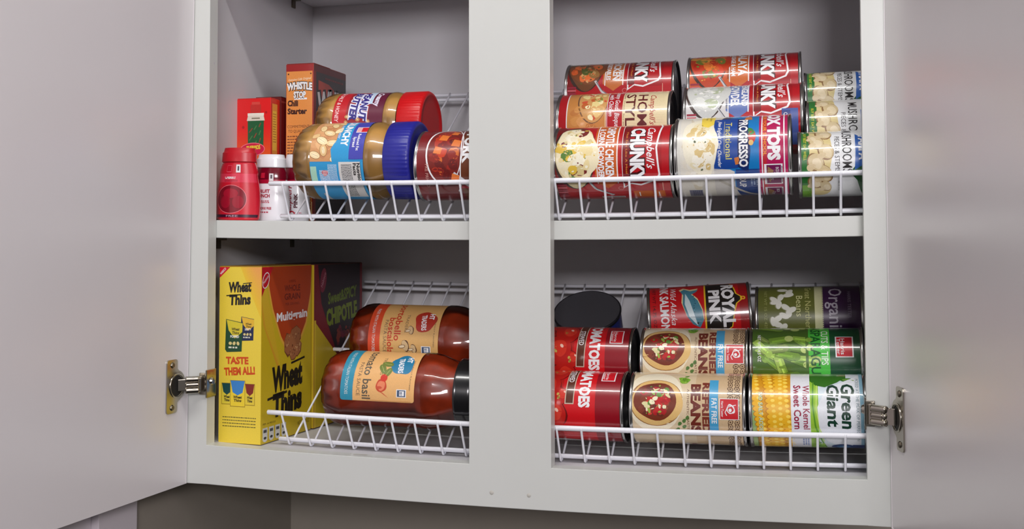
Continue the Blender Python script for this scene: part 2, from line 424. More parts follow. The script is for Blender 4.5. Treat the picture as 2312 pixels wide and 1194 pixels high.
hinge(LEAN @ DL, 1, -164.5, 'nickel concealed hinge beside the yellow cracker box on the left stile', L0)
hinge(DR, -1, -169, 'nickel concealed hinge on the right stile beside the sweet corn can', R1)

# ------------------------------------------------------------------ wire racks
AL = rad(33.8); CA, SA = cos(AL), sin(AL)
Y0, Z0, LIPY, LEN = 40.0, 1.9, 19.3, 281.0
def rack(fl, sag, label, x0off, lip):
    root = empty('wire_rack', (0, 0, 0)); props(root, label, 'wire rack', 'wire racks tilted on the shelves')
    def rod(nm, x0, x1, y, z, r):
        V = []; F = []; n = 26
        pts = [(x0 + (x1 - x0) * i / n, y, z) for i in range(n + 1)]
        pts = [(x, y_, z_ + sag(x)) for x, y_, z_ in pts]
        e0 = pts[0]; tube(V, F, [(e0[0] - .9, e0[1], e0[2])] + pts, r, 12)
        for k in range(12):  # rounded vinyl tip
            V[k] = Vector(((e0[0] - .9), e0[1], e0[2])) + (Vector(V[k]) - Vector((e0[0] - .9, e0[1], e0[2]))) * .55
        return from_pd(nm, V, F, M_WIRE, root, True)
    P = lambda s, n: (Y0 + s * CA - n * SA, fl + Z0 + s * SA + n * CA)
    rod('lip_rod', 58.5, 657, LIPY, fl + lip, 2.5)
    rod('front_rod', 61, 657, 40.3, fl + 5.3, 2.3)
    y, z = P(153, -2.6); rod('middle_rod', 63, 657, y, z, 2.2)
    y, z = P(272, -2.6); rod('back_rod', 57, 657, y, z, 2.2)
    y, z = P(281, -.6); rod('end_rod', 57, 657, y, z, 2.0)
    k = 0
    while True:
        x = x0off + 23.72 * k; k += 1
        if x > 652: break
        pts = [(LIPY - 2.1, lip + 1.2), (LIPY - 1.9, lip - .5), (33.4, 4.6), (34.9, 2.2), (37.4, 1.2), (40.2, 1.5), (43.6, 3.6)]
        pts = [(a, b + fl) for a, b in pts] + [P(20, .2), P(90, .2), P(150, .2), P(210, .2), P(270, .2), P(281.4, 1.6)]
        V = []; F = []; tube(V, F, [(x, a, b + sag(x)) for a, b in pts], 1.15, 8)
        from_pd('wire', V, F, M_WIRE, root, True)
rack(0, sagU, 'white vinyl-coated wire rack tilted on the upper shelf under the soup cans', 73.6, 38.2)
rack(ZF, sagL, 'white vinyl-coated wire rack tilted on the cabinet floor under the bean cans', 74.4, 35.4)

def slot(r, s, fl, sag, xm, n0=1.4):
    n = n0 + r
    return Y0 + s * CA - n * SA, fl + Z0 + s * SA + n * CA + sag(xm)
def first(r, lip):
    s = r
    while True:
        y, z = slot(r, s, 0, lambda x: 0, 0)
        if math.hypot(y - LIPY, z - lip) > r + 2.8: return s
        s += .1
def stack(*rs, lip=38.2):
    out = [first(rs[0], lip)]
    for a, b in zip(rs, rs[1:]): out.append(out[-1] + a + b + .35)
    return out
def tilt(low, x):
    return -math.atan((4.8 if low else 2.8) * 2 * ((x - 318) / 320) / 320)
K = 1.018                     # artwork and lengths were measured on the lip plane; the cans lie one can further in
def kx(x): return 595.6 + (x - 595.6) * K

# ------------------------------------------------------------------ tins
def make_can(name, r, L, art, x, s, low, label, cat, group=None, lid_dark=True, yaw=0, left_dark=False, da=0, dn=0):
    fl, sag = (ZF, sagL) if low else (0, sagU)
    r_art = r[1]; L_art = L; x = kx(x); L = L * K
    r = r[0]; y, z = slot(r, s, fl, sag, x + L / 2, 1.6 + dn)
    root = empty(name, (x, y, z)); tl = tilt(low, x + L / 2); root.rotation_euler = (0, tl, 0)
    root.location.z += sin(tl) * L / 2 * U
    if yaw:   # turn about the deck's normal
        nrm = Vector((0, -SA, CA)); c = Vector((L / 2, 0, 0)); q = Matrix.Rotation(yaw, 4, nrm)
        root.matrix_world = Matrix.Translation(Vector((x, y, z)) * U + c * U) @ q @ Matrix.Translation(-c * U)
    props(root, label, cat, group)
    ro = r - .05; ri = r - 1.0     # bead / body
    prof = [(0.2, ro - 1.6), (0, ro - .8), (.25, ro - .1), (1.4, ro), (2.4, ro - .3), (2.9, ri - .2), (3.6, ri - .1), (5, ri)]
    prof += [(L - 5, ri), (L - 3.6, ri - .1), (L - 2.9, ri - .2), (L - 2.4, ro - .3), (L - 1.4, ro), (L - .25, ro - .1), (L, ro - .8), (L - .2, ro - 1.6)]
    V = []; F = []; n = 72
    for (t, q) in prof:
        for k in range(n): a = 2 * pi * k / n; V.append((t, q * cos(a), q * sin(a)))
    for i in range(len(prof) - 1):
        for k in range(n): a = i * n + k; b = i * n + (k + 1) % n; F.append((a, a + n, b + n, b))
    from_pd('can_body', V, F, M_STEEL, root, True)
    def end(nm, t0, sg, m):
        pr = [(0.2, ro - 1.5), (3.2, ro - 2.2), (3.4, ro - 3.2), (2.6, ro - 4.2), (2.6, ro - 7), (3.1, ro - 8), (3.1, ro - 10), (2.5, ro - 11), (2.5, ro - 15), (3, ro - 16), (3, 1)]
        V = []; F = []
        for (t, q) in pr:
            for k in range(n): a = 2 * pi * k / n; V.append((t0 + sg * t, q * cos(a), q * sin(a)))
        for i in range(len(pr) - 1):
            for k in range(n): a = i * n + k; b = i * n + (k + 1) % n; F.append((a, a + n, b + n, b) if sg > 0 else (a, b, b + n, a + n))
        F.append(tuple((len(pr) - 1) * n + k for k in range(n)))
        return from_pd(nm, V, F, m, root, True)
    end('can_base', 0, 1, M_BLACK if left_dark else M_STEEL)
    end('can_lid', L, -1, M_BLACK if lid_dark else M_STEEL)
    A = Art((-(pi * r_art) + .01, 3.2, pi * r_art, L_art - 3.2)); art(A, L_art, r_art)
    A.P = [([(p[0] + da, p[1]) for p in pts] if max(q[0] for q in pts) < 100 else pts, c_, l_) for pts, c_, l_ in A.P]
    rr = ri + .12
    mp_ = lambda a, b, l: ((b * K, -(rr + l) * cos(-a / r_art), (rr + l) * sin(-a / r_art)), (0, -cos(-a / r_art), sin(-a / r_art)))
    A.build('paper_label', M_LABEL, root, mp_, strip=3.0)
    return root

W_, BK = (236, 236, 238), (24, 20, 20)
def bgfull(A, r, b0, b1, col, ly=0): A.rect(-pi * r, b0, pi * r, b1, col, ly)
def ht_logo(A, a, b, h, ly, red=(205, 20, 36)):
    """small square store mark: white-outlined square, red field at the right of two words"""
    A.rect(a - h * .72, b, a + h * .72, b + h, W_, ly); A.rect(a - h * .66, b + h * .07, a + h * .66, b + h * .93, red, ly + 1)
    A.text('Harris', a, b + h * .30, h * .22, W_, ly + 2, h * 1.1, 'c', .01); A.text('Teeter', a, b + h * .1, h * .17, W_, ly + 2, h * 1.1, 'c', .01)

# --- red chunky soup
def chunky(sh, band, names, pal, bowl, bgc=None, butter=False, rim=None):
    def f(A, L, r):
        red = (176, 14, 26)
        bgfull(A, r, 0, L, red)
        if bgc: A.rect(-52 + sh, 3, 50 + sh, 44, bgc, 1)
        else: A.rect(-52 + sh, 3, 40 + sh, 12, (122, 20, 20), 1)
        # bowl of soup, name band behind
        A.rect(-60 + sh, 41, 22 + sh, 63, band, 1)
        A.tri([(22 + sh, 41), (30 + sh, 52), (22 + sh, 63)], band, 1)
        A.line([(-60 + sh, 43.2), (24 + sh, 43.2)], .9, W_, 2); A.line([(-60 + sh, 62), (24 + sh, 62)], 1.0, W_, 2)
        A.ell(-6 + sh, 22, 36, 20, (60, 40, 34), 1.2, 0, 32); A.ell(-6 + sh, 22.5, 34, 18.6, bowl, 2, 0, 32, .05)
        A.ell(-8 + sh, 24, 30, 20, pal[0], 2.6, .1, 28, .10)
        A.blobs(-8 + sh, 23, 33, 20, 46, pal, 3, 2.0, 7, .5)
        A.blobs(-8 + sh, 23, 33, 20, 26, pal[1:], 4, .7, 2.2, .5)
        A.line([(18 + sh, 33), (30 + sh, 40), (40 + sh, 56)], 2.4, (196, 196, 200), 4.5); A.line([(19 + sh, 34), (30 + sh, 41.4), (40 + sh, 57.2)], .8, (90, 90, 96), 4.8)
        for i, (t, b, h) in enumerate(names): A.text(t, 18 + sh, b, h, W_, 4.8, min(len(t) * h * .78, 59), 'r', .035)
        # red medallion with white outline
        A.rect(-66 + sh, 66, 26 + sh, 103, (160, 10, 22), 1.5)
        A.poly([(-50 + sh, 66.5), (30 + sh, 66.5), (25 + sh, 74), (27 + sh, 83), (21 + sh, 99), (16 + sh, 101.5), (-10 + sh, 99), (-40 + sh, 103), (-50 + sh, 100)], W_, 2)
        A.poly([(-49 + sh, 68), (28 + sh, 68), (23.4 + sh, 74), (25.2 + sh, 83), (19.6 + sh, 97.7), (15 + sh, 99.8), (-10 + sh, 97.4), (-40 + sh, 101.4), (-49 + sh, 98.6)], red, 3)
        A.rect(-49 + sh, 67, 24 + sh, 74, (120, 6, 16), 3.2)
        A.text('That Eats Like A Meal', 14 + sh, 70, 1.6, (226, 150, 60), 3.8, 44, 'r')
        A.text('CHUNKY', 22 + sh, 74.8, 11.6, W_, 4.6, 58, 'r', .05, out=(60, 4, 10), ow=.06)
        A.text("Campbell's", 10 + sh, 89.5, 6.8, W_, 4.4, 46, 'r', .01, .35)
        A.line([(24 + sh, 103), (40 + sh, 103)], .6, (220, 170, 150), 2)
        if butter:
            A.rect(22 + sh, 93, 60 + sh, 108, (70, 90, 160), 3); A.rect(24 + sh, 93, 58 + sh, 101, (40, 60, 130), 3.4); A.text('QUICK &', 26 + sh, 95, 3.2, W_, 4, 16)
        else:
            A.rect(34 + sh, 75, 46 + sh, 93, (200, 96, 26), 3); A.rect(34 + sh, 96, 46 + sh, 104, (200, 96, 26), 3)
            A.rect(36 + sh, 80, 44 + sh, 81, W_, 3.4); A.rect(36 + sh, 98, 44 + sh, 99, W_, 3.4)
        A.rect(43 + sh, 44, 47 + sh, 66, (190, 186, 184), 2.4); A.small(44 + sh, 64, 4, 10, .8, (90, 80, 80), 3)
        for i in range(8): A.rect(24 + sh + i * 3.2, 4, 26 + sh + i * 3.2, 13, (196, 90, 100) if i % 2 else (150, 40, 60), 3)
        A.ell(30 + sh, 64, 2.6, 2.6, (200, 120, 120), 3, 0, 16); A.ell(30 + sh, 64, 2.0, 2.0, red, 3.5, 0, 16)
    return f
g3 = 'red-label soup cans on the upper rack'
r1 = (36.0, 35.0); rp = (38.0, 35.0)
SA1 = stack(36.0, 36.0, 36.0); SB1 = stack(38.0, 36.0, 36.0)
PAL_CHOW = [(238, 226, 190), (246, 240, 216), (232, 214, 160), (222, 186, 70), (214, 196, 140), (120, 44, 40), (92, 130, 60), (240, 234, 210), (236, 226, 196)]
make_can('soup_can', r1, 113, chunky(-1, (196, 92, 30), [('CHIPOTLE CHICKEN', 51.5, 7.2), ('& CORN CHOWDER', 44.6, 5)], PAL_CHOW, (222, 206, 160)),
         359, SA1[0], False, 'red soup can lettered CHIPOTLE CHICKEN lying behind the rack lip beside the centre stile', 'soup can', g3)
def homestyle(A, L, r):
    cream = (228, 212, 170)
    bgfull(A, r, 0, L, cream); bgfull(A, r, 0, 11, (178, 20, 30), 1); bgfull(A, r, 11, 12, W_, 1.5); bgfull(A, r, 12, 50, (206, 138, 70), 1)
    A.blobs(-20, 30, 36, 17, 26, [(214, 150, 80), (196, 124, 60), (222, 160, 96)], 1.5, 3, 8)
    A.ell(-30, 37, 29, 15.5, (120, 84, 60), 2, 0, 32); A.ell(-30, 37.5, 28, 14.5, (214, 160, 96), 2.6, 0, 32)
    A.blobs(-30, 38, 27, 14, 40, [(226, 176, 110), (240, 220, 150), (250, 240, 190), (200, 100, 50), (130, 150, 60), (236, 200, 130), (214, 90, 60)], 3, 1.5, 5)
    A.rect(-50, 51, 6, 67, (176, 18, 30), 2); A.rect(-50, 51.7, 6, 52.2, W_, 2.5)
    A.text('Creamy Gouda Bisque', 3, 59.6, 4.6, W_, 3, 50, 'r', .01, .3); A.text('with Chicken', -8, 53.6, 4.2, W_, 3, 30, 'r', .01, .3)
    A.text('Made From Scratch', 8, 68, 1.3, (120, 50, 40), 3, 50, 'r')
    A.text('STYLE', 12, 70.2, 9, (96, 22, 24), 3, 50, 'r', .015); A.text('HOME', 12, 82, 9, (96, 22, 24), 3, 48, 'r', .015)
    A.text("Campbell's", 2, 94, 5.5, (170, 24, 34), 3, 36, 'r', .0, .35)
    for i in range(30): A.line([(-60 + i * 2.6, 68), (-60 + i * 2.6, 108)], .14, (214, 194, 150), 1.2)
make_can('soup_can', r1, 114, homestyle, 349, SA1[1], False, 'cream soup can lettered HOME STYLE lying between two red soup cans', 'soup can', g3)
PAL_POT = [(126, 70, 36), (190, 150, 96), (206, 90, 40), (96, 78, 40), (216, 170, 110), (150, 110, 60), (228, 110, 50), (86, 96, 44)]
make_can('soup_can', r1, 115, chunky(-31, (196, 110, 50), [('CHICKEN', 51.5, 7), ('BAKED', 58.5, 3.4), ('WITH VEGETABLES', 44.6, 4.2)], PAL_POT, (110, 66, 36)),
         345, SA1[2], False, 'red soup can lettered CHICKEN with a brown stew picture, topmost of the left stack', 'soup can', g3)
# --- light clam chowder with box tops
def progresso(A, L, r):
    bgfull(A, r, 0, L, (214, 212, 204))
    A.rect(-60, 6, 70, 38, (222, 218, 206), 1)
    A.blobs(-20, 20, 60, 14, 40, [(226, 220, 204), (214, 204, 180), (232, 228, 216)], 1.2, 3, 9)
    A.rect(-60, 36, 70, 76, (18, 120, 190), 1.4); A.rect(14, 55, 70, 76, (20, 60, 130), 1.5)
    A.poly([(-60, 36), (-34, 36), (-30, 42), (-42, 52), (-60, 54)], (60, 66, 86), 2); A.poly([(-60, 34), (-36, 34), (-34, 40), (-46, 46), (-60, 47)], (214, 208, 192), 2.3)
    A.poly([(-38, 36), (14, 36), (13, 57), (-10, 60), (-40, 57)], (24, 68, 150), 2.6); A.poly([(13, 36), (60, 36), (60, 60), (32, 54), (16, 54), (14, 50)], (206, 202, 196), 2.7)
    A.ell(-10, 24, 30, 15.5, (236, 230, 208), 3, .05, 30, .09); A.ell(-10, 26, 15, 15, (240, 234, 212), 3.2, 0, 26, .12)
    A.blobs(-8, 25, 27, 15, 30, [(244, 240, 224), (232, 222, 186), (240, 234, 212), (216, 190, 130)], 3.6, 2, 7)
    A.blobs(-8, 25, 26, 14, 14, [(90, 100, 70), (200, 160, 90), (222, 196, 140)], 4.4, .4, 1.4)
    A.poly([(-52, 24), (-28, 25), (-26, 31), (-30, 36), (-52, 37)], (236, 208, 80), 4.8); A.text('Gluten', -42, 32, 2.2, (110, 96, 40), 5.2, 12, 'c'); A.text('Free', -42, 28.4, 2.2, (110, 96, 40), 5.2, 8, 'c')
    A.text('New England Clam Chowder', 12, 39.8, 3.1, W_, 4, 46, 'r', .01, .3)
    A.text('Traditional', 5, 46.6, 5.4, (206, 196, 110), 4, 37, 'r', .01)
    A.line([(-34, 45.4), (0, 45.4)], .35, (206, 196, 110), 4)
    A.poly([(-38, 57), (12, 57), (17, 66), (-2, 68.5), (-39, 65.5)], (16, 40, 100), 4)
    A.poly([(-42, 64), (-36, 63), (-36, 70), (-44, 69)], (206, 120, 60), 4.2); A.poly([(4, 54), (10, 55), (9, 59), (3, 58)], (206, 120, 60), 4.2)
    A.text('PROGRESSO', 12, 58.6, 7.2, W_, 5.2, 48, 'r', .035, out=(12, 24, 70), ow=.05)
    A.text('SOUP', 33, 58, 5.6, W_, 4.2, 15, 'r', .02)
    A.ell(-15, 70, 6, 3.4, (190, 40, 30), 4, 0, 16, .08); A.ell(-20, 69, 4, 2.6, (60, 130, 50), 4.2, .4, 14, .15); A.ell(-9, 69, 2.6, 2.2, (220, 180, 110), 4.4)
    A.rect(-70, 76, 80, 101, (178, 16, 84), 2); A.rect(-70, 78, 80, 79, W_, 3); A.rect(-70, 97.2, 80, 98.3, W_, 3); A.rect(-70, 79, 80, 82.5, (186, 36, 50), 2.6)
    A.text('FOR YOUR SCHOOL', 3, 79.5, 2.9, (236, 150, 50), 3.4, 48, 'r', .02)
    A.text('BOX TOPS', 7, 84, 9.6, W_, 4, 60, 'r', .06)
    for a0 in (10, 34):
        A.rect(a0, 80, a0 + 20, 96, W_, 3.4); A.rect(a0 + 1, 82, a0 + 19, 94.6, (110, 20, 80), 3.8); A.poly([(a0 + 2, 83), (a0 + 12, 82.5), (a0 + 18, 85), (a0 + 6, 88)], (150, 110, 70), 4)
        A.text('BOX', a0 + 3, 90, 2.6, W_, 4.4, 6); A.text('TOPS', a0 + 7, 86.6, 2.6, W_, 4.4, 8, rot=-.2); A.small(a0 + 2, 95, 16, 1, .6, (60, 60, 70), 4)
    A.small(22, 75, 9, 4, 1.4, (150, 170, 200), 3)
    A.line([(24, 40), (34, 54), (44, 66), (48, 74)], 2.6, (186, 180, 168), 4.6)
    A.rect(36, 12, 50, 24, (120, 120, 140), 3); A.small(37, 22, 12, 5, 1, (70, 70, 100), 3.4)
make_can('soup_can', rp, 104, progresso, 473.2, SB1[0], False, 'blue and magenta soup can with a creamy chowder picture behind the rack lip', 'soup can', g3, lid_dark=False)
PAL_CLAM = [(206, 208, 204), (222, 224, 220), (190, 194, 184), (226, 228, 222), (180, 190, 160), (240, 240, 236)]
make_can('soup_can', r1, 113, chunky(-29, (96, 116, 176), [('NEW ENGLAND', 56, 5.6), ('CLAM CHOWDER', 46, 7.4)], PAL_CLAM, (196, 198, 196), bgc=(206, 204, 204), butter=True),
         474.5, SB1[1], False, 'red and lavender soup can lettered CLAM CHOWDER, middle of the tall right stack', 'soup can', g3)
PAL_JAM = [(196, 60, 24), (216, 96, 40), (180, 40, 20), (226, 160, 60), (150, 50, 24), (214, 70, 40), (120, 130, 50), (228, 120, 50)]
make_can('soup_can', r1, 113.5, chunky(-27, (206, 104, 40), [('JAMBALAYA', 52, 8), ('CHICKEN, SAUSAGE & HAM', 45, 4)], PAL_JAM, (190, 66, 30), bgc=(204, 86, 34)),
         472, SB1[2], False, 'red and orange soup can lettered JAMBALAYA, the highest can in the cabinet', 'soup can', g3)

# --- mushrooms
def mushrooms(sh):
    def f(A, L, r):
        bgfull(A, r, 0, L, (226, 228, 230)); bgfull(A, r, 0, 10, (40, 110, 46), 1)
        A.rect(20 + sh, 3, 60 + sh, 11, (104, 160, 40), 1.4)
        A.text('BUY BEST EAT WELL', -4 + sh, 5, 2.3, (206, 200, 60), 2, 32, 'r', .01)
        A.poly([(-60 + sh, 10), (24 + sh, 10), (20 + sh, 24), (-10 + sh, 30), (-60 + sh, 24)], (214, 196, 140), 1.2)
        A.ell(24 + sh, 18, 12, 10, (214, 196, 140), 1.3, 0, 18)
        for (a, b, s) in ((-34, 22, 8.5), (-22, 16, 7.5), (-12, 24, 8), (-2, 15, 8.5), (9, 22, 8.5), (17, 14, 7), (-44, 15, 7), (-28, 12, 5), (22, 23, 6)):
            A.ell(a + sh, b, s * 1.05, s * .85, (140, 104, 66), 1.5 + s * .01, .4, 18, .05); A.ell(a + sh - .4, b + .4, s * .95, s * .75, (206, 186, 144), 2.2 + s * .02, .4, 18, .05)
            A.ell(a + sh + 1, b + 1.4, s * .62, s * .45, (222, 206, 172), 3 + s * .02, .4, 16, .08); A.ell(a + sh + s * .5, b - s * .45, s * .36, s * .5, (212, 192, 154), 3.4, .5, 12, .08)
        A.text('MUSHROOMS', 8 + sh, 38, 7.8, (26, 24, 26), 3, 51, 'r', .005)
        A.text('PIECES & STEMS', 7 + sh, 31.6, 4.0, (70, 66, 66), 3, 36, 'r', .0)
        A.poly([(8 + sh, 44), (16 + sh, 50), (34 + sh, 54), (60 + sh, 66), (60 + sh, 72), (-60 + sh, 72), (-60 + sh, 62), (-30 + sh, 60), (-12 + sh, 60)], (30, 92, 44), 1.6)
        A.poly([(-32 + sh, 49), (-29 + sh, 52), (-32 + sh, 62), (0 + sh, 64), (4 + sh, 60), (1 + sh, 56), (6 + sh, 48), (-10 + sh, 49)], (44, 96, 176), 3)
        A.text('PAMPA', -3 + sh, 52, 6.6, W_, 3.8, 26, 'r', .04)
        A.text('NET WT 4 OZ', 16 + sh, 34, 1.6, (60, 60, 60), 3, 12)
    return f
gm = 'small mushroom cans stacked at the right end of the upper rack'
rm = (31.0, 30.5); SM = stack(31.0, 31.0, 31.0)
make_can('mushroom_can', rm, 66, mushrooms(2), 582.5, SM[0], False, 'small white and green mushroom can, lowest of its stack beside the magenta-edged can', 'food can', gm, lid_dark=False)
make_can('mushroom_can', rm, 66, mushrooms(13), 589.5, SM[1], False, 'small white and green mushroom can, middle one of its stack of three', 'food can', gm, lid_dark=False)
make_can('mushroom_can', rm, 66, mushrooms(-4), 588, SM[2], False, 'small white and green mushroom can, topmost of its stack beside the jambalaya can', 'food can', gm, lid_dark=False)
# --- pork can
def pork(A, L, r):
    bgfull(A, r, 0, L, (110, 16, 20)); bgfull(A, r, 48, L, (104, 52, 26), 1)
    A.rect(-60, 3, 60, 12, (120, 18, 22), 1.2)
    A.ell(-14, 31, 36, 19, W_, 1.6, 0, 36); A.ell(-14, 31.4, 34.6, 17.8, (120, 30, 22), 2, 0, 36)
    A.blobs(-14, 32, 34, 18, 44, [(150, 34, 24), (120, 24, 20), (176, 50, 28), (206, 104, 40), (140, 40, 30), (100, 20, 18), (196, 60, 30)], 2.4, 2, 7)
    for (a, b, s) in ((-30, 28, 5), (-22, 42, 5), (-14, 24, 4.5), (14, 42, 4.5), (-38, 38, 4)): A.poly([(a - s, b - s * .6), (a + s * .7, b - s), (a + s, b + s * .7), (a - s * .5, b + s)], (224, 120, 50), 4)
    A.line([(-44, 45.6), (-10, 48.3), (22, 47), (30, 43)], 1.1, W_, 3.4)
    A.text('PORK', 0, 50.2, 8.6, W_, 4, 36, 'r', .05); A.text('& BEANS', 10, 66, 12, W_, 4, 50, 'r', .05)
    A.line([(10, 40), (24, 58), (30, 80)], 5, (206, 206, 210), 3.8)
    A.text('PRE PRICED', 24, 12, 3, (206, 150, 140), 3, 24, 'r'); A.rect(22, 44, 26, 100, (150, 20, 40), 3)
    A.small(32, 70, 20, 6, 1, (190, 130, 130), 3); A.rect(30, 72, 46, 90, (190, 180, 180), 3)
make_can('pork_can', r1, 113, pork, 221.6, SA1[0], False, 'dark red can lettered PORK lying against the blue jar lid', 'food can')

# --- lower right tins
rl = (33.8, 34.3); SL = stack(33.8, 33.8, 33.8, lip=35.4)
def tomatoes(sh):
    def f(A, L, r):
        bgfull(A, r, 0, L, (206, 16, 26)); bgfull(A, r, 77, L, (140, 8, 26), 1); bgfull(A, r, 0, 46, (176, 24, 20), 1)
        for (a, b, s) in ((-36, 38, 15), (-14, 30, 17), (14, 37, 16), (-30, 12, 15), (4, 10, 14), (-52, 26, 14), (30, 16, 14), (-4, 44, 9)):
            A.ell(a + sh, b, s, s * .86, (110, 8, 10), 1.4, .2, 24, .05); A.ell(a + sh, b, s * .93, s * .8, (190, 26, 20), 2 + s * .01, .2, 24, .05); A.ell(a + sh - 2, b + 2, s * .55, s * .42, (214, 52, 34), 2.6, .2, 20, .08)
            A.ell(a + sh - 4, b + 4, s * .14, s * .09, (244, 200, 180), 3.2, .6, 10); A.blobs(a + sh, b - 2, 4, 3, 5, [(150, 130, 50), (206, 180, 90)], 3, .6, 1.6, .3)
        A.poly([(-60 + sh, 50.5), (4 + sh, 48.5), (4 + sh, 57), (-60 + sh, 59)], (206, 190, 170), 4); A.poly([(-60 + sh, 51.3), (3 + sh, 49.4), (3 + sh, 56.2), (-60 + sh, 58.2)], (92, 44, 26), 4.6)
        A.text('STEWED', -19 + sh, 51, 4.6, W_, 5, 20, 'r', .02)
        A.text('TOMATOES', 7 + sh, 62, 9.4, W_, 4, 62, 'r', .05)
        ht_logo(A, -31 + sh, 81, 13, 3)
        A.poly([(36, 3), (70, 3), (70, 62), (40, 62), (38, 46)], (206, 204, 202), 5); A.rect(44, 62, 70, L, (206, 204, 202), 5)
        for i in range(26): A.rect(46, 40 + i * 2.2, 51, 41.2 + i * 2.2 + (i % 3) * .3, BK, 5.4)
    return f
gb = 'vegetable cans on the lower rack'
make_can('tomato_can', rl, 103, tomatoes(-10), 322, SL[0], True, 'red stewed tomatoes can lying behind the rack lip, right of the centre stile', 'food can', gb)
make_can('tomato_can', rl, 103, tomatoes(0), 321, SL[1], True, 'red stewed tomatoes can lying on top of its twin below the dark tin lid', 'food can', gb)
def refried(sh):
    def f(A, L, r):
        tan = (206, 178, 140)
        bgfull(A, r, 0, L, tan); bgfull(A, r, 0, 60, (216, 196, 162), .5)
        A.ell(-12 + sh, 24, 34, 25, (236, 226, 200), .9, 0, 24)
        A.ell(-9 + sh, 25, 24, 24, (150, 100, 50), 1.2, 0, 36); A.ell(-9 + sh, 25.5, 23.3, 23.3, (222, 184, 116), 1.6, 0, 36, .03)
        A.ell(-10 + sh, 24, 19, 19.5, (120, 50, 30), 2, 0, 30, .05); A.blobs(-10 + sh, 24, 19, 19, 26, [(130, 56, 34), (104, 40, 26), (150, 70, 44)], 2.3, 2, 5)
        A.blobs(-11 + sh, 25, 17, 17, 34, [(190, 30, 34), (214, 60, 54), (170, 24, 30)], 3, 1.4, 3.4, .6)
        A.blobs(-11 + sh, 24, 17, 17, 34, [(240, 232, 196), (222, 214, 160), (150, 180, 70), (90, 140, 50)], 3.8, .8, 3.0, .2)
        A.blobs(-35 + sh, 50, 9, 6, 8, [(120, 170, 50), (170, 200, 90), (90, 140, 40)], 2.6, 2, 4.5, .4)
        for (a, b) in ((12, 46), (15, 50), (9, 50), (18, 44), (20, 52), (6, 53)): A.ell(a + sh, b, 2.2, 1.6, (84, 122, 60), 3, a, 12, .12)
        A.text('BEANS', 22 + sh, 56.5, 7.8, (110, 42, 30), 3, 50, 'r', .05); A.text('REFRIED', 22 + sh, 66.6, 5.6, (120, 48, 34), 3, 52, 'r', .045)
        A.text('AUTHENTIC TASTE', 18 + sh, 52.6, 2, (110, 70, 50), 3, 40, 'r')
        A.rect(-34 + sh, 72.6, 24 + sh, 80.4, (70, 160, 206), 3); A.text('FAT FREE', 11 + sh, 74.6, 4.4, W_, 3.6, 24, 'r', .02)
        A.rnd = random.Random(3)
        for i in range(34):
            a = -62 + i * 4.6; k = sh * .3
            for b in (91, 97):
                A.ell(a + k + (b % 2), b, 2.3, 3, (110, 84, 64), 2, i * .7, 10, .1); A.ell(a + k + (b % 2), b, 1.5, 2.1, tan, 2.4, i * .7, 10); A.ell(a + k + (b % 2), b, .8, 1.2, (110, 84, 64), 2.8, i * .7, 8)
        A.rect(-13 + sh, 81.5, 7 + sh, 98.5, W_, 3.2); A.rect(-12.4 + sh, 82.1, 6.4 + sh, 97.9, (200, 36, 44), 3.6)
        A.ell(-3 + sh, 91.5, 4.6, 3.6, W_, 4, .3, 18, .12); A.ell(-3 + sh, 91.3, 3.4, 2.6, (200, 36, 44), 4.4, .3, 16, .12); A.ell(-2 + sh, 91, 1.6, 1.4, W_, 4.8)
        A.line([(-7 + sh, 96), (-5 + sh, 89), (0 + sh, 86.5), (3 + sh, 88)], .7, W_, 4.8); A.text('Harris Teeter', -3 + sh, 83.2, 1.9, W_, 4, 15, 'c', .01)
        A.small(40, 46, 10, 3, 1, (110, 60, 50), 3)
        for i, c in enumerate([(206, 206, 206), (130, 30, 40), (206, 206, 206), (130, 30, 40), (190, 190, 190)]): A.ell(42, 50 + i * 7, 2.4, 2.8, c, 3)
        A.blobs(44, 12, 8, 8, 12, [(110, 84, 64), (130, 50, 40)], 3, .6, 1.5)
    return f
make_can('bean_can', rl, 104.5, refried(-2), 430.5, SL[0], True, 'tan refried beans can lying lowest, just behind the rack lip', 'food can', gb)
make_can('bean_can', rl, 102.5, refried(-9), 432, SL[1], True, 'tan refried beans can lying on the other one, below the pink salmon can', 'food can', gb, lid_dark=False)
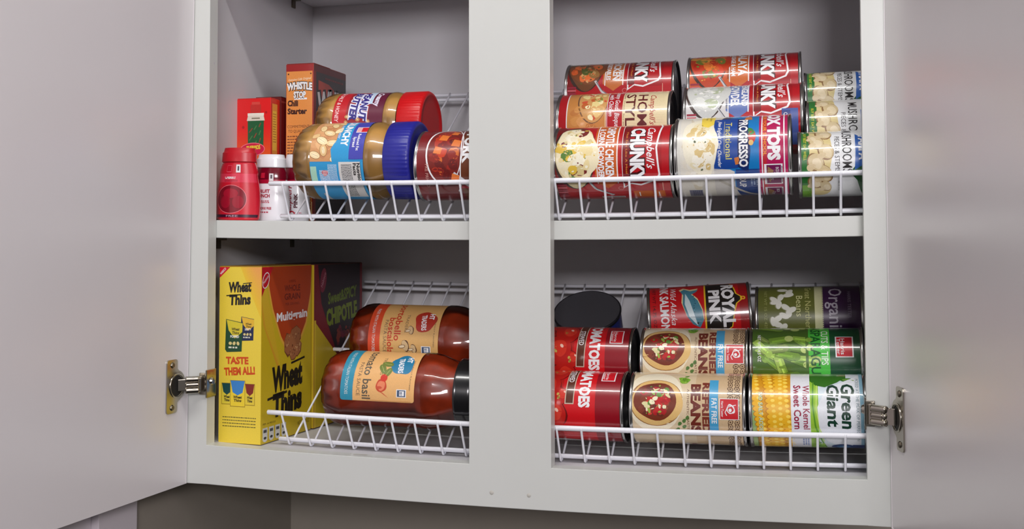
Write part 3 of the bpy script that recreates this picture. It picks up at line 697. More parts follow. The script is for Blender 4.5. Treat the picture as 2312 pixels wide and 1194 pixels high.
def salmon(A, L, r):
    bgfull(A, r, 0, L, (196, 14, 24)); bgfull(A, r, 92, L, (150, 12, 20), 1)
    A.text('NET WT 14.75 OZ', 0, 6, 3, (110, 10, 20), 2, 50, 'r', .02)
    A.text('PINK SALMON', 4, 13.6, 8, W_, 3, 64, 'r', .03); A.text('Wild Alaska', -2, 24, 5.6, W_, 3, 46, 'r', .0, .35)
    fish = [(-46, 38), (-42, 34), (-36, 37), (-24, 36), (-10, 40), (-2, 45), (2, 52), (-6, 56), (-16, 55), (-28, 51), (-36, 45), (-40, 50), (-44, 52), (-42, 44)]
    A.poly([(p[0] * 1.04 - 1, p[1] * 1.08 - 4) for p in fish], (226, 214, 160), 2)
    A.poly(fish, (70, 130, 150), 2.6); A.poly([(-38, 39), (-24, 38), (-10, 42), (0, 50), (-12, 47), (-28, 43)], (206, 226, 230), 3); A.blobs(-22, 48, 14, 3, 14, [(40, 90, 110), (90, 150, 170)], 3.4, .4, 1)
    A.ell(-3, 50, .9, .9, BK, 4, 0, 10); A.line([(-10, 43), (-9, 53)], .4, (30, 70, 90), 4)
    pan = [(-56, 58), (4, 57), (10, 62), (7, 68), (7, 78), (3, 84), (-12, 87), (-22, 90), (-26, 95), (-30, 95), (-34, 90), (-44, 88), (-56, 84)]
    A.poly(pan, (232, 190, 40), 2); A.poly([(p[0] * .985 - .4, 75 + (p[1] - 75) * .91) for p in pan], BK, 3)
    A.text('PINK', -1, 62.6, 9.6, W_, 4, 40, 'r', .05); A.text('ROYAL', 3, 75.6, 10.8, W_, 4, 54, 'r', .05)
    A.ell(-28, 96, 2.2, 2.2, (232, 190, 40), 4); A.ell(-28, 96, 1.1, 1.1, (196, 14, 24), 4.4)
make_can('salmon_can', rl, 103.5, salmon, 429, SL[2] + 4, True, 'red pink salmon can with a fish picture, tilted on top of the refried beans', 'food can', gb, yaw=.12, da=7)
def organic(A, L, r):
    bgfull(A, r, 0, L, (98, 104, 44)); bgfull(A, r, 57, 64, (206, 206, 160), 1); bgfull(A, r, 64, L, (58, 20, 68), 1)
    for i in range(60): A.rect(-60 + i * 2, 62.6, -58.8 + i * 2, 65, (206, 206, 160), 1.5)
    A.rnd = random.Random(11)
    for i in range(16): A.ell(-44 + i * 3.0, 26 + 9 * math.sin(i * 2.3) * (1 if i % 2 else -.8), 3.2, 5.4, (150, 150, 120), 2 + i * .05, i * 1.1, 16, .05); A.ell(-44 + i * 3.0, 26.5 + 9 * math.sin(i * 2.3) * (1 if i % 2 else -.8), 2.8, 4.9, (226, 226, 214), 3 + i * .05, i * 1.1, 16, .05)
    A.text('Great Northern', 6, 48, 5.6, (190, 190, 120), 3, 56, 'r'); A.text('Beans', -10, 39.6, 6, (210, 210, 150), 3, 24, 'r')
    A.text('NET WT 15 OZ 425 G', 8, 9, 2.6, (160, 164, 100), 3, 50, 'r')
    A.text('Organics', 16, 70.5, 12, (190, 182, 196), 3, 62, 'r', .01); A.text('HARRIS TEETER', -8, 88, 3, (150, 130, 160), 3, 32, 'r')
make_can('bean_can', rl, 103, organic, 538.5, SL[2], True, 'olive green and purple organic white bean can, topmost at the far right', 'food can', gb, da=5)
def asparagus(A, L, r):
    bgfull(A, r, 0, L, (8, 74, 40)); bgfull(A, r, 0, 54, (70, 104, 34), 1); bgfull(A, r, 54, 73, (76, 190, 66), 1)
    A.rnd = random.Random(5)
    for i in range(44):
        a = A.rnd.uniform(-62, 60); b = A.rnd.uniform(6, 50); t = A.rnd.uniform(-.9, .9); l = A.rnd.uniform(12, 24); wd = A.rnd.uniform(5, 8.5)
        c = A.rnd.choice([(110, 148, 50), (134, 172, 64), (92, 128, 40), (156, 190, 84), (120, 140, 70)]); ly = 1.4 + i * .05
        dx, dy = cos(t + .9) * l / 2, sin(t + .9) * l / 2
        A.line([(a - dx, b - dy), (a + dx, b + dy)], wd + .8, (50, 74, 24), ly); A.line([(a - dx, b - dy), (a + dx, b + dy)], wd, c, ly + .3)
        A.line([(a - dx * .8 + .7, b - dy * .8 + .7), (a + dx * .8 + .7, b + dy * .8 + .7)], wd * .28, tuple(min(255, int(q * 1.22)) for q in c), ly + .5)
        A.ell(a + dx, b + dy, wd * .5, wd * .5, (186, 206, 120) if i % 3 == 0 else c, ly + .6, t, 12)
    A.rect(-62, 51.5, 62, 54, (70, 104, 34), 4)
    A.text('NET WT 14.5 OZ', -4, 8, 2.8, W_, 5.4, 30, 'r', .01)
    A.text('ASPARAGUS', 14, 56.2, 8.2, (22, 92, 36), 5.2, 66, 'r', .02); A.text('CUTS & TIPS', -1, 65.6, 5.8, (226, 240, 220), 5.2, 40, 'r', .015)
    ht_logo(A, -20, 78, 16, 3, (196, 20, 40))
make_can('asparagus_can', rl, 103, asparagus, 535.5, SL[1], True, 'green asparagus can lying between the corn can and the olive can', 'food can', gb)
def corn(A, L, r):
    bgfull(A, r, 0, L, (206, 220, 228)); bgfull(A, r, 0, 8, (150, 176, 110), 1); bgfull(A, r, 7, 37, (214, 150, 26), 1)
    for row, bx in enumerate((9, 17.5, 26, 34)):
        for i in range(26):
            a = -60 + i * 4.9 + (row % 2) * 2.4; b = bx + 2.4 * math.sin(row * 1.7 + a * .03) + a * .07
            A.ell(a, b, 3.1, 4.9, (190, 120, 10), 1.6, 0, 14); A.ell(a, b + .3, 2.7, 4.5, (236, 180, 36), 2 + row * .02, 0, 14); A.ell(a - .3, b + 2.2, 1.5, 1.8, (248, 214, 90), 2.6, 0, 10)
    A.poly([(-60, 3), (20, 3), (50, 18), (60, 26), (60, 3)], (150, 176, 90), 3) if False else None
    A.rect(-66, 36.6, 66, 53, (226, 228, 234), 3)
    A.text('NO SALT ADDED', 20, 9, 3.2, (226, 226, 190), 3.4, 42, 'r', .02, out=(90, 120, 50), ow=.05)
    A.text('Sweet Corn', 13, 39.2, 5.8, (150, 20, 60), 3.6, 43, 'r', .025); A.text('Whole Kernel', 13, 47, 5.4, (150, 20, 60), 3.6, 43, 'r', .015)
    A.line([(19, 38), (19, 52)], .4, (120, 120, 130), 3.6); A.small(24, 50, 12, 3, 1.2, (120, 140, 190), 3.6)
    A.rect(-66, 53, 66, 60, (150, 196, 60), 3)
    A.poly([(-66, 53), (30, 53), (40, 66), (66, 70), (66, 53)], (140, 190, 60), 3.1)
    A.poly([(-66, 53), (-36, 53), (-30, 58), (-28, 66), (-34, 76), (-42, 84), (-66, 84)], (50, 110, 30), 3.6); A.ell(-38, 86, 3.4, 7, (50, 110, 30), 3.8, -.1, 16); A.ell(-38, 86, 2, 5, (120, 160, 70), 4, -.1, 14)
    A.line([(-34, 56), (-10, 55), (10, 57), (26, 62), (40, 66)], 1.4, (90, 150, 40), 4); A.line([(-30, 59), (-6, 58), (14, 61), (28, 64)], .8, (200, 226, 110), 4.2)
    A.blobs(30, 60, 14, 6, 14, [(120, 180, 50), (170, 210, 90), (70, 130, 40)], 3.7, 1, 3)
    A.poly([(-24, 66), (-8, 59), (10, 60), (26, 66), (34, 74), (38, 84), (40, 104), (-60, 104), (-40, 88)], (224, 228, 234), 4.4)
    bgfull(A, r, 95, L, (140, 186, 208), 4.8)
    A.text('Giant', 10, 67.6, 9.6, (14, 56, 40), 5.2, 41, 'r', .03, .08); A.text('Green', 12, 79.6, 10.4, (14, 56, 40), 5.2, 44, 'r', .03, .08)
    A.text('PICKED AT THE PEAK OF PERFECTION', 26, 91.6, 2.5, (90, 120, 130), 5.2, 66, 'r')
    A.ell(38, 80, 6, 10, (20, 50, 110), 5.4, 0, 20); A.ell(38, 80, 3, 6, (60, 120, 170), 5.8, 0, 16); A.rect(33, 88, 43, 98, (24, 50, 110), 5.4)
make_can('corn_can', rl, 101, corn, 537.5, SL[0], True, 'pale blue and yellow whole kernel sweet corn can in the lower right corner', 'food can', gb, lid_dark=False)

# --- short tin standing on the deck, dark lid towards the room
M_LID = mat('grey_ridged_tin_lid', (96, 96, 102), .3, metal=.5, noise=.08)
def short_tin():
    r, h, s = 37.1, 37, 183
    y, z = slot(0, s, ZF, sagL, 358, 1.5)
    root = empty('tuna_can', (358, y, z), (AL, 0, 0)); props(root, 'short tin standing on its base with a ridged black lid, behind the stewed tomatoes', 'food can', gb)
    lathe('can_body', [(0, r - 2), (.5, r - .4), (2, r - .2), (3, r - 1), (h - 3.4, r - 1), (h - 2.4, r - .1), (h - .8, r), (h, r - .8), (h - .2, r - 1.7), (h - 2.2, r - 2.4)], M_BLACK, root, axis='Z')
    pr = [(h - .25, r - 1.6), (h - 2.4, r - 2.2), (h - 2.8, r - 3.4), (h - 1.7, r - 5), (h - 1.7, r - 6.6), (h - 2.9, r - 8), (h - 2.9, r - 9.6), (h - 1.9, r - 11), (h - 1.9, r - 12.6), (h - 2.9, r - 14), (h - 2.7, 1)]
    lathe('can_lid', pr, M_LID, root, axis='Z', sharp=60)
    A = Art(); A.rect(-pi * r, 4, pi * r, h - 4.5, (30, 44, 120), 0); A.rect(-pi * r, 8, pi * r, 12, (190, 160, 60), 1)
    A.build('paper_label', M_LABEL, root, lambda a, b, l: (((r - .8 + l) * sin(a / r), -(r - .8 + l) * cos(a / r), b), (sin(a / r), -cos(a / r), 0)), strip=3)
short_tin()

# ------------------------------------------------------------------ jars
def pb_jar(x, r, s, lidm, label, arts, yaw=0, L=105, Lt=132, bumps=True):
    x = kx(x) - 7
    y, z = slot(r, s, 0, sagU, x + 60)
    root = empty('peanut_butter_jar', (x, y, z + sin(tilt(False, x + 60)) * 60 + .2), (0, tilt(False, x + 60), 0)); props(root, label, 'peanut butter jar', 'peanut butter jars on the upper rack')
    if yaw:
        c = Vector((Lt / 2, 0, 0)) * U
        root.matrix_world = Matrix.Translation(Vector((x, y, z)) * U + c) @ Matrix.Rotation(yaw, 4, Vector((0, -SA, CA))) @ Matrix.Translation(-c)
    R = r - .6
    prof = [(0, R * .58), (1.0, R * .68), (3.5, R * .80), (8, R * .90), (14, R * .965), (21, R), (25, R - .1), (26, R - .9), (84, R - .9), (86, R), (90, R), (94, R * .975), (98, R * .94), (L - 2, R * .88), (L, R * .87)]
    rib = (lambda t, a: (.55 * sin(a * 22) if 2 < t < 17 else 0) + 0)
    lathe('jar_body', [(t, q - .35) for t, q in prof], M_PB, root, rib=rib, n=132, sharp=50)
    lathe('clear_jar', prof, M_GLASS, root, rib=rib, n=132, sharp=50)
    rd = lambda t, a: .28 * (1 if sin(a * 60) > 0 else -1)
    q = R - .4
    prof = [(L - 2, q - 5), (L - .5, q - .5), (L, q), (Lt - 3, q), (Lt - 1, q - .8), (Lt, q - 2.6), (Lt - .2, q - 5), (Lt - 1, q - 6), (Lt - 1, q - 12)]
    lathe('screw_lid', prof, lidm, root, rib=lambda t, a: rd(t, a) if L + .5 < t < Lt - 2 else 0, n=240, sharp=50)
    A = Art((-66, 18.6, 84, 76.4)); arts(A)
    rr = R - .55
    A.build('wrap_label', M_JARLAB, root, lambda a, b, l: ((b + 7.6, -(rr + l) * cos(-a / r), (rr + l) * sin(-a / r)), (0, -cos(-a / r), sin(-a / r))), strip=3)
PNT = [(232, 204, 150), (222, 186, 130), (240, 218, 170), (214, 172, 112)]
def pb_crunchy(A):
    A.rect(-66, 18, 90, 77, (34, 140, 200), 0)
    A.rect(-60, 18, 3, 46, (206, 150, 100), 1); A.blobs(-30, 32, 32, 16, 26, [(214, 160, 110), (196, 136, 90), (224, 176, 124)], 1.4, 4, 8)
    A.rnd = random.Random(4)
    for (a, b, s, t) in ((-38, 27, 6, .3), (-30, 36, 7, 1.2), (-44, 38, 6, .5), (-20, 30, 7.5, 1), (-17, 42, 7, 1.6), (-9, 33, 7, .2), (-4, 24, 6.4, 1.2), (-26, 22, 5, 2), (-50, 44, 5.4, .9), (0, 46, 6, 1.8), (-34, 46, 6, 2.4)):
        A.ell(a, b, s, s * .62, (150, 100, 50), 2.2, t, 20); A.ell(a, b, s * .93, s * .54, A.rnd.choice(PNT), 2.6, t, 20)
        if s > 6.2: A.ell(a, b, s * .6, s * .22, (248, 232, 194), 3, t, 16); A.line([(a - s * .6 * cos(t), b - s * .6 * sin(t)), (a + s * .6 * cos(t), b + s * .6 * sin(t))], .3, (180, 130, 70), 3.4)
    A.rect(-66, 18, -60, 77, (214, 200, 176), 1)
    A.poly([(-66, 46), (-28, 50), (-10, 41), (4, 43), (4, 62), (-66, 62)], (40, 150, 206), 3.6)
    A.text('peanut butter', -22, 46.6, 3, W_, 4.2, 22, 'r', .0, .3)
    A.text('CRUNCHY', -13, 51.4, 7.2, W_, 4.2, 44, 'r', .04)
    A.rect(-66, 61, 1, 77, (64, 66, 170), 4); A.text('Reduced Fat', -8, 68.4, 2.8, W_, 4.6, 20, 'r', .02); A.text('Spread', -12, 64, 2.8, W_, 4.6, 12, 'r', .02)
    A.rect(-39, 64.6, -30, 77, W_, 4.4); A.rect(-38.3, 65, -30.7, 70, (226, 170, 170), 4.8); A.rect(-38.3, 70, -30.7, 76.4, (200, 20, 36), 4.8)
    A.rect(4, 18, 90, 77, (44, 150, 206), 3.8); A.rect(8, 19, 30, 25.5, (170, 214, 190), 4.2); A.small(12, 38, 14, 8, .7, W_, 4.4, 1.9)
    A.ell(15, 34.5, 3.2, 3.4, (206, 110, 120), 4.6, 0, 14, .2); A.rect(3.6, 50, 50, 73.5, (214, 212, 208), 4.4)
    A.text('Nutrition', 5, 69.6, 3.2, BK, 4.8, 22, bold=.04); A.text('Facts', 5, 65.6, 3.2, BK, 4.8, 13, bold=.04); A.line([(4, 73.4), (50, 73.4)], .4, BK, 4.8)
    A.small(6, 63, 42, 8, .8, (80, 80, 84), 4.8, 1.8); A.small(6, 47, 24, 8, .6, (214, 230, 240), 4.8, 2.1)
    A.rect(42, 26, 66, 30, (190, 196, 200), 4.4)
def pb_creamy(A):
    A.rect(-66, 18, 90, 77, (150, 30, 40), 0); A.rect(-66, 18, 90, 34, (190, 26, 36), 1); A.rect(-66, 60, 90, 77, (96, 18, 50), 1)
    A.text('SEA SALT & HONEY', -2, 21.4, 4.2, (240, 206, 206), 2, 50, 'r', .02, .2)
    A.rect(-66, 54, -24, 62, (190, 214, 234), 1.8)
    A.text('BUTTER', -4, 38.6, 7.6, (52, 44, 130), 4.6, 44, 'r', .05, .25, out=(226, 230, 244), ow=.11)
    A.text('PEANUT', -2, 49.6, 7.6, (52, 44, 130), 5.8, 44, 'r', .05, .25, out=(226, 230, 244), ow=.11)
    A.text('Creamy', -20, 64.6, 6, (226, 220, 236), 3, 26, 'r', .04, .2)
    for (a, b) in ((-1, 35), (2, 43), (-5, 48), (3, 55), (-2, 60), (-8, 36)): A.ell(a, b, 3, 2.3, (190, 140, 90), 3.4, b, 16, .1); A.ell(a, b, 1.6, 1, (226, 190, 140), 3.8, b, 12)
    A.rect(6, 18, 90, 77, (60, 60, 150), 2)
PJ = stack(40.6, 38.2)
pb_jar(94.5, 40.6, PJ[0], M_BLUELID, 'crunchy peanut butter jar with a blue lid lying behind the upper rack lip', pb_crunchy)
pb_jar(87, 38.2, PJ[1], M_REDLID, 'peanut butter jar with a red lid lying on the blue-lidded one', pb_creamy, L=100, Lt=127)

def sauce_jar(x, r, s, label, arts, yaw=0):
    x = kx(x) - 8
    y, z = slot(r, s, ZF, sagL, x + 75)
    root = empty('pasta_sauce_jar', (x, y, z + sin(tilt(True, x + 75)) * 75 + .2), (0, tilt(True, x + 75), 0)); props(root, label, 'sauce jar', 'pasta sauce jars on the lower rack')
    L = 141; R = r - .5
    prof = [(0, R * .66), (1.6, R * .76), (4.5, R * .86), (10, R * .94), (17, R * .98), (24, R), (26.5, R - .8), (104, R - .8), (106, R), (114, R * .985), (122, R * .95), (129, R * .88), (136, R * .82), (139, R * .8), (L + 6, R * .8)]
    fac = lambda t, a: (.5 * cos(a * 16) if t < 20 else 0) + (.45 * cos(a * 12) if 108 < t < 133 else 0)
    lathe('sauce', [(t + .6 if t < 1 else t, q - 1.4) for t, q in prof], M_SAUCE, root, rib=fac, n=128, sharp=60)
    lathe('glass_jar', prof, M_GLASS, root, rib=fac, n=128, sharp=60)
    q = R * .88
    lathe('lid', [(L + 1, q - 3), (L + 1.3, q), (L + 3, q + .4), (L + 4, q), (L + 16, q), (L + 18, q - .8), (L + 18.6, q - 2.4), (L + 18, q - 4), (L + 17.4, q - 8)], M_BLACKLID, root, n=96)
    A = Art((-60, 18, 60, 95.5)); arts(A, r); rr = R - .55
    A.build('wrap_label', M_JARLAB, root, lambda a, b, l: ((b * K + 7.6, -(rr + l) * cos(-a / r), (rr + l) * sin(-a / r)), (0, -cos(-a / r), sin(-a / r))), strip=3)
def sauce_art(strip, badge, names, tcol, pic, base, sh):
    def f(A, r):
        a1 = 7 + sh
        def rr(a0, b0, a1, b1, c, ly, k=2.5):
            pts = [(a0, b0)]
            for i in range(5): t = -pi / 2 + i * pi / 8; pts.append((a1 - k + k * cos(t), b0 + k + k * sin(t)))
            for i in range(5): t = i * pi / 8; pts.append((a1 - k + k * cos(t), b1 - k + k * sin(t)))
            pts.append((a0, b1)); A.poly(pts, c, ly)
        rr(-60, 18.6, a1, 95, base, 0); rr(-60, 18.6, a1, 31, strip, 1); A.rect(-60, 26, a1, 31, strip, 1.1)
        for i in range(40):
            a = a1 - 1 - i * 1.7; A.ell(a, 31, .85, .8, strip, 1.4, 0, 8)
        A.text('MADE WITH ITALIAN TOMATOES', a1 - 6, 23, 3.2, (206, 214, 210), 2, 52, 'r', .0)
        A.text('PASTA SAUCE', a1 - 5, 35.4, 3.6, (120, 96, 70), 2, 36, 'r', .0)
        for (t, b, h, wd, e_) in names: A.text(t, a1 - e_, b, h, tcol, 2, wd, 'r', .015)
        A.text('TRADERS', a1 - 38, 58, 3, (120, 100, 70), 2, 22, 'c')
        A.rect(a1 - 1, 46, a1 - .6, 92, (190, 120, 60), 2)
        pic(A, a1)
        A.ell(-34 + sh, 79, 13, 11.5, badge, 2, 0, 28, .12); A.text('HT', -40 + sh, 82.4, 5, W_, 3, 8, 'c', .04); A.text('TRADERS', -32 + sh, 75.2, 5, W_, 3, 19, 'c', .03, rot=.12)
        A.rect(a1 - 13, 77, a1 - 5, 87, W_, 2); A.rect(a1 - 12.3, 77.8, a1 - 5.7, 86.2, (60, 80, 110), 2.4); A.rect(a1 - 11.4, 80, a1 - 6.6, 85, W_, 2.8); A.small(a1 - 10.8, 82, 3.6, 2, .8, (60, 80, 110), 3.2)
        A.text('NATURALLY FLAVORED', a1 - 12, 89.6, 1.3, (100, 80, 60), 2, 34, 'r')
    return f
def pic_basil(A, a1):
    for (da, b, t) in ((-34, 60, .5), (-30, 66, -.5), (-40, 64, 1.4)): A.ell(a1 + da, b, 6, 3.2, (110, 124, 50), 3, t, 18, .06); A.line([(a1 + da - 4 * cos(t), b - 4 * sin(t)), (a1 + da + 4 * cos(t), b + 4 * sin(t))], .4, (180, 190, 110), 3.4)
    A.ell(a1 - 16, 61, 6.6, 5.6, (196, 70, 40), 3, 0, 22, .06); A.ell(a1 - 16, 61, 5, 4, (226, 130, 90), 3.4, 0, 18, .1); A.ell(a1 - 14, 59, 1.4, 3, (200, 80, 50), 3.8); A.poly([(a1 - 11, 58), (a1 - 4, 69), (a1 - 9, 63)], (206, 90, 60), 3)
    A.ell(a1 - 24, 63, 4, 3.6, (206, 50, 30), 3.1, 0, 16)
def pic_mush(A, a1):
    for (da, b, s) in ((-30, 64, 5), (-13, 59, 6.5), (-10, 68, 5)):
        A.ell(a1 + da, b + 1, s, s * .6, (90, 54, 34), 3, .3, 18, .08); A.ell(a1 + da, b + .6, s * .9, s * .5, (206, 176, 130), 3.3, .3, 18, .08); A.ell(a1 + da + 1, b - s * .45, s * .3, s * .6, (110, 70, 44), 3.5, .2, 14); A.ell(a1 + da + 1, b - s * .45, s * .22, s * .5, (226, 206, 170), 3.9, .2, 14)
SJ = stack(39.2, 39.2, lip=35.4)
sauce_jar(129, 39.2, SJ[0], 'tomato basil pasta sauce jar with a teal-trimmed label behind the lower rack lip',
          sauce_art((44, 140, 168), (30, 120, 160), [('tomato basil', 41.5, 8.4, 60, 2)], (92, 84, 70), pic_basil, (228, 176, 112), 0), )
sauce_jar(131, 39.2, SJ[1], 'portobello pasta sauce jar with an orange-red label edge lying on the other sauce jar',
          sauce_art((206, 70, 34), (176, 46, 30), [('portobello', 47, 7, 50, 18), ('boscaiola', 40, 6.4, 40, 4)], (190, 52, 30), pic_mush, (216, 170, 104), 8))

# ------------------------------------------------------------------ cartons
def carton(name, x, y, z, w_, d, h, rz, label, cat, front, side, top=None, group=None, body=(200, 180, 60)):
    root = empty(name, (x, y, z), (0, 0, rz)); props(root, label, cat, group)
    bm = bmesh.new(); bbox(bm, 0, w_, 0, d, 0, h); o = from_bm('carton', bm, mat('carton_board_' + name, body, .5), root, bevel=.35)
    A = Art((0.3, .3, w_ - .3, h - .3)); front(A, w_, h); A.build('front_print', M_CARD, root, lambda a, b, l: ((a, -.04 - l, b), (0, -1, 0)))
    A = Art((.3, .3, d - .3, h - .3)); side(A, d, h); A.build('side_print', M_CARD, root, lambda a, b, l: ((w_ + .04 + l, a, b), (1, 0, 0)))
    # closed top flaps
    bm = bmesh.new(); bbox(bm, .6, w_ - .6, 1, d - .6, h, h + .5); bbox(bm, .4, w_ - .2, .5, d * .5, h + .5, h + .9); from_bm('top_flap', bm, mat('carton_flap_' + name, top or body, .5), root)
    return root
YEL = (226, 200, 40)
def wt_logo(A, a, b, h, col, ly, w, k=1):
    A.text('Wheat', a, b, h, col, ly, w, 'c', .05, .12, rot=.05); A.text('Thins', a, b - h * 1.35, h * 1.0, col, ly, w * .95, 'c', .05, .12, rot=.05)
    A.line([(a + w * .12, b + h * .85), (a + w * .52, b + h * .98)], h * .09, col, ly); A.line([(a - w * .62, b - h * .46), (a + w * .05, b - h * .32)], h * .12, col, ly)
def bag(A, a, b, w_, h, c1, c2, ly, t=0):
    A.poly([(a, b + h * .08), (a + w_ * .1, b), (a + w_ * .95, b + h * .03), (a + w_, b + h * .9), (a + w_ * .05, b + h)], c1, ly)
    A.poly([(a + w_ * .08, b + h * .98), (a + w_, b + h * .88), (a + w_ * .98, b + h * .62), (a + w_ * .55, b + h * .42), (a + w_ * .2, b + h * .66)], c2, ly + .4)
    A.text('Wheat', a + w_ * .6, b + h * .66, h * .08, BK, ly + .8, w_ * .45, 'c', .03, .1); A.text('Thins', a + w_ * .6, b + h * .55, h * .08, BK, ly + .8, w_ * .4, 'c', .03, .1)
    A.text('POPPED' if t else 'ZESTY', a + w_ * .55, b + h * .44, h * .07, W_, ly + .8, w_ * .5, 'c', .03)
    for i in range(3): A.ell(a + w_ * (.3 + .22 * i), b + h * .27, w_ * .1, h * .05, (214, 196, 130), ly + .8, i, 10)
    A.small(a + w_ * .2, b + h * .12, w_ * .5, 1, h * .05, (220, 220, 200), ly + .8)
def wt_front(A, w_, h):
    A.rect(0, 0, w_, h, (232, 204, 66), 0)
    for i in range(24): A.poly([(w_ * .5 + i * .9, h), (w_, h - 60 + i * 3.0 + 6), (w_, h)], (230, 190 - i * 2, 48 + i * 2), .1 + i * .03)
    A.tri([(.3, h - .3), (.3, h - 11.5), (13, h - .3)], (206, 20, 44), 2); A.text('NABISCO', 2.0, h - 8.2, 2.2, W_, 2.6, 8.6, bold=.02, rot=.75)
    wt_logo(A, w_ * .5, h - 25.5, 9.6, BK, 3, 27)
    bag(A, 26, 105, 16, 25, (30, 40, 76), (226, 180, 50), 2); bag(A, 7.5, 93, 21, 34, (24, 70, 44), (214, 196, 50), 3.4, 1)
    A.text('TASTE', w_ * .44, 81.4, 6.6, (206, 74, 24), 3, 27, 'c', .05, rot=.02); A.text('THEM ALL!', w_ * .5, 70.4, 7.2, (206, 74, 24), 3, 37, 'c', .05, rot=.07)
    for (a, c1, c2, ww) in ((4, (220, 200, 60), (20, 70, 70), 12), (32, (226, 200, 60), (130, 40, 30), 11), (14.5, (236, 206, 50), (60, 130, 200), 17)):
        hh = 21 if ww < 15 else 26; A.rect(a - .5, 37.4 + (ww < 15) * 2, a + ww + .5, 38.4 + (ww < 15) * 2 + hh, (150, 120, 30), 1.9 + (ww > 15)); A.rect(a, 38 + (ww < 15) * 2, a + ww, 38 + (ww < 15) * 2 + hh, c1, 2 + (ww > 15)); A.poly([(a, 38 + hh + 2 - (ww > 15) * 2), (a + ww, 38 + hh + 2 - (ww > 15) * 2), (a + ww * .85, 52), (a + ww * .5, 46 + 3), (a + ww * .15, 52)], c2, 2.4 + (ww > 15))
        A.text('Wheat', a + ww / 2, 46, 2.6, BK, 3.2 + (ww > 15), ww * .6, 'c', .04, .1); A.text('Thins', a + ww / 2, 42.6, 2.6, BK, 3.2 + (ww > 15), ww * .55, 'c', .04, .1)
    A.small(5, 26, 40, 4, .9, (96, 90, 40), 2, 3.4)
    A.rect(0, 0, .8, h, (240, 214, 90), 1)
def wt_side(A, d, h):
    A.rect(0, 0, d, h, (206, 178, 30), 0)
    k = d / 100
    for i in range(10):
        t = i / 10; A.poly([(0, h), (2 * k, h), ((16 + 3 * t) * k, h - 50), ((36 + 2 * t) * k, h - 110), (30 * k, h - 104 + i), ((4 + t * 6) * k, h - 60 - 5 * t), (0, h - 40 + i)], (214, 150 + i * 3, 40), .2 + i * .05)
    pan = [(12 * k, h), (100 * k, h), (98 * k, h - 30), (88 * k, h - 62), (72 * k, h - 84), (60 * k, h - 95), (52 * k, h - 90), (38 * k, h - 74), (22 * k, h - 44), (14 * k, h - 20)]
    A.poly([(p[0] + (p[0] / k - 55) * .06, h + (p[1] - h) * 1.05) for p in pan], (226, 170, 60), 1.2); A.poly(pan, (176, 62, 16), 2)
    A.tri([(0, h - .2), (0, h - 31), (22 * k, h - .2)], (190, 14, 34), 3); A.ell(8 * k, h - 14, 6 * k, 9, W_, 3.4, -.5, 20); A.ell(8 * k, h - 14, 5.1 * k, 8, (190, 14, 34), 3.8, -.5, 20); A.text('Nabisco', 4 * k, h - 18, 3, W_, 4.2, 12 * k, rot=.7)
    A.text('100%', 60 * k, h - 18, 3, (110, 30, 14), 3, 14 * k, 'c'); A.text('WHOLE', 60 * k, h - 27, 6.4, (110, 30, 14), 3, 32 * k, 'c', .02); A.text('GRAIN', 60 * k, h - 36, 6.4, (110, 30, 14), 3, 32 * k, 'c', .02); A.text('PER SERVING', 60 * k, h - 42, 2.6, (110, 30, 14), 3, 28 * k, 'c')
    A.text('Multigrain', 60 * k, h - 57, 8.4, (236, 232, 232), 3, 62 * k, 'c', .035, rot=.03)
    for (a, b, ra, rb, t) in ((66, h - 76, 13, 11, .5), (52, h - 84, 9, 13, .1), (70, h - 88, 10, 10, .3), (62, h - 94, 8, 8, .6)):
        A.ell(a * k, b, ra * k, rb, (110, 60, 30), 3.2, t, 7, .1); A.ell(a * k, b + .4, ra * .93 * k, rb * .93, (160, 100, 60), 3.6 + b * .001, t, 7, .1); A.blobs(a * k, b, ra * .8 * k, rb * .8, 12, [(186, 130, 84), (130, 76, 44), (206, 160, 110)], 4.2, .4, 1.5)
    A.text('Wheat', 52 * k, h - 128, 23, (30, 22, 10), 4, 60 * k, 'c', .06, .12, rot=.06); A.text('Thins', 52 * k, h - 154, 21, (30, 22, 10), 4, 58 * k, 'c', .06, .12, rot=.06)
    A.line([(58 * k, h - 104), (86 * k, h - 100)], 2.2, (30, 22, 10), 4); A.line([(12 * k, h - 137), (50 * k, h - 133)], 2.6, (30, 22, 10), 4)
    A.text('PER 16 PIECES', 4 * k, 19, 1.8, (90, 76, 20), 3, 24 * k)
    for i in range(4): a = (8 + i * 12) * k; A.rect(a - 4.6 * k, 4 + i * .2, a + 4.6 * k, 16, (206, 206, 200), 3); A.ell(a, 5, 4.6 * k, 3.4, (206, 206, 200), 3.1); A.rect(a - 3 * k, 11, a + 3 * k, 14, (70, 70, 70), 3.6); A.ell(a, 5.6, 2.6 * k, 1.4, (50, 50, 50), 3.8)
    A.text('NET WT 9 OZ', 72 * k, 9, 4, (130, 110, 30), 3, 24 * k)
gw = 'cracker cartons on the lower left'
carton('cracker_box', -1.6, 26, ZF + sagL(20) + .2, 50.6, 100, 181, rad(-4.6), 'yellow wheat cracker carton with an orange Multigrain panel, front of the two', 'cracker box', wt_front, wt_side, (160, 120, 40), gw, (206, 176, 40))
def ch_front(A, w_, h): A.rect(0, 0, w_, h, (206, 176, 40), 0)
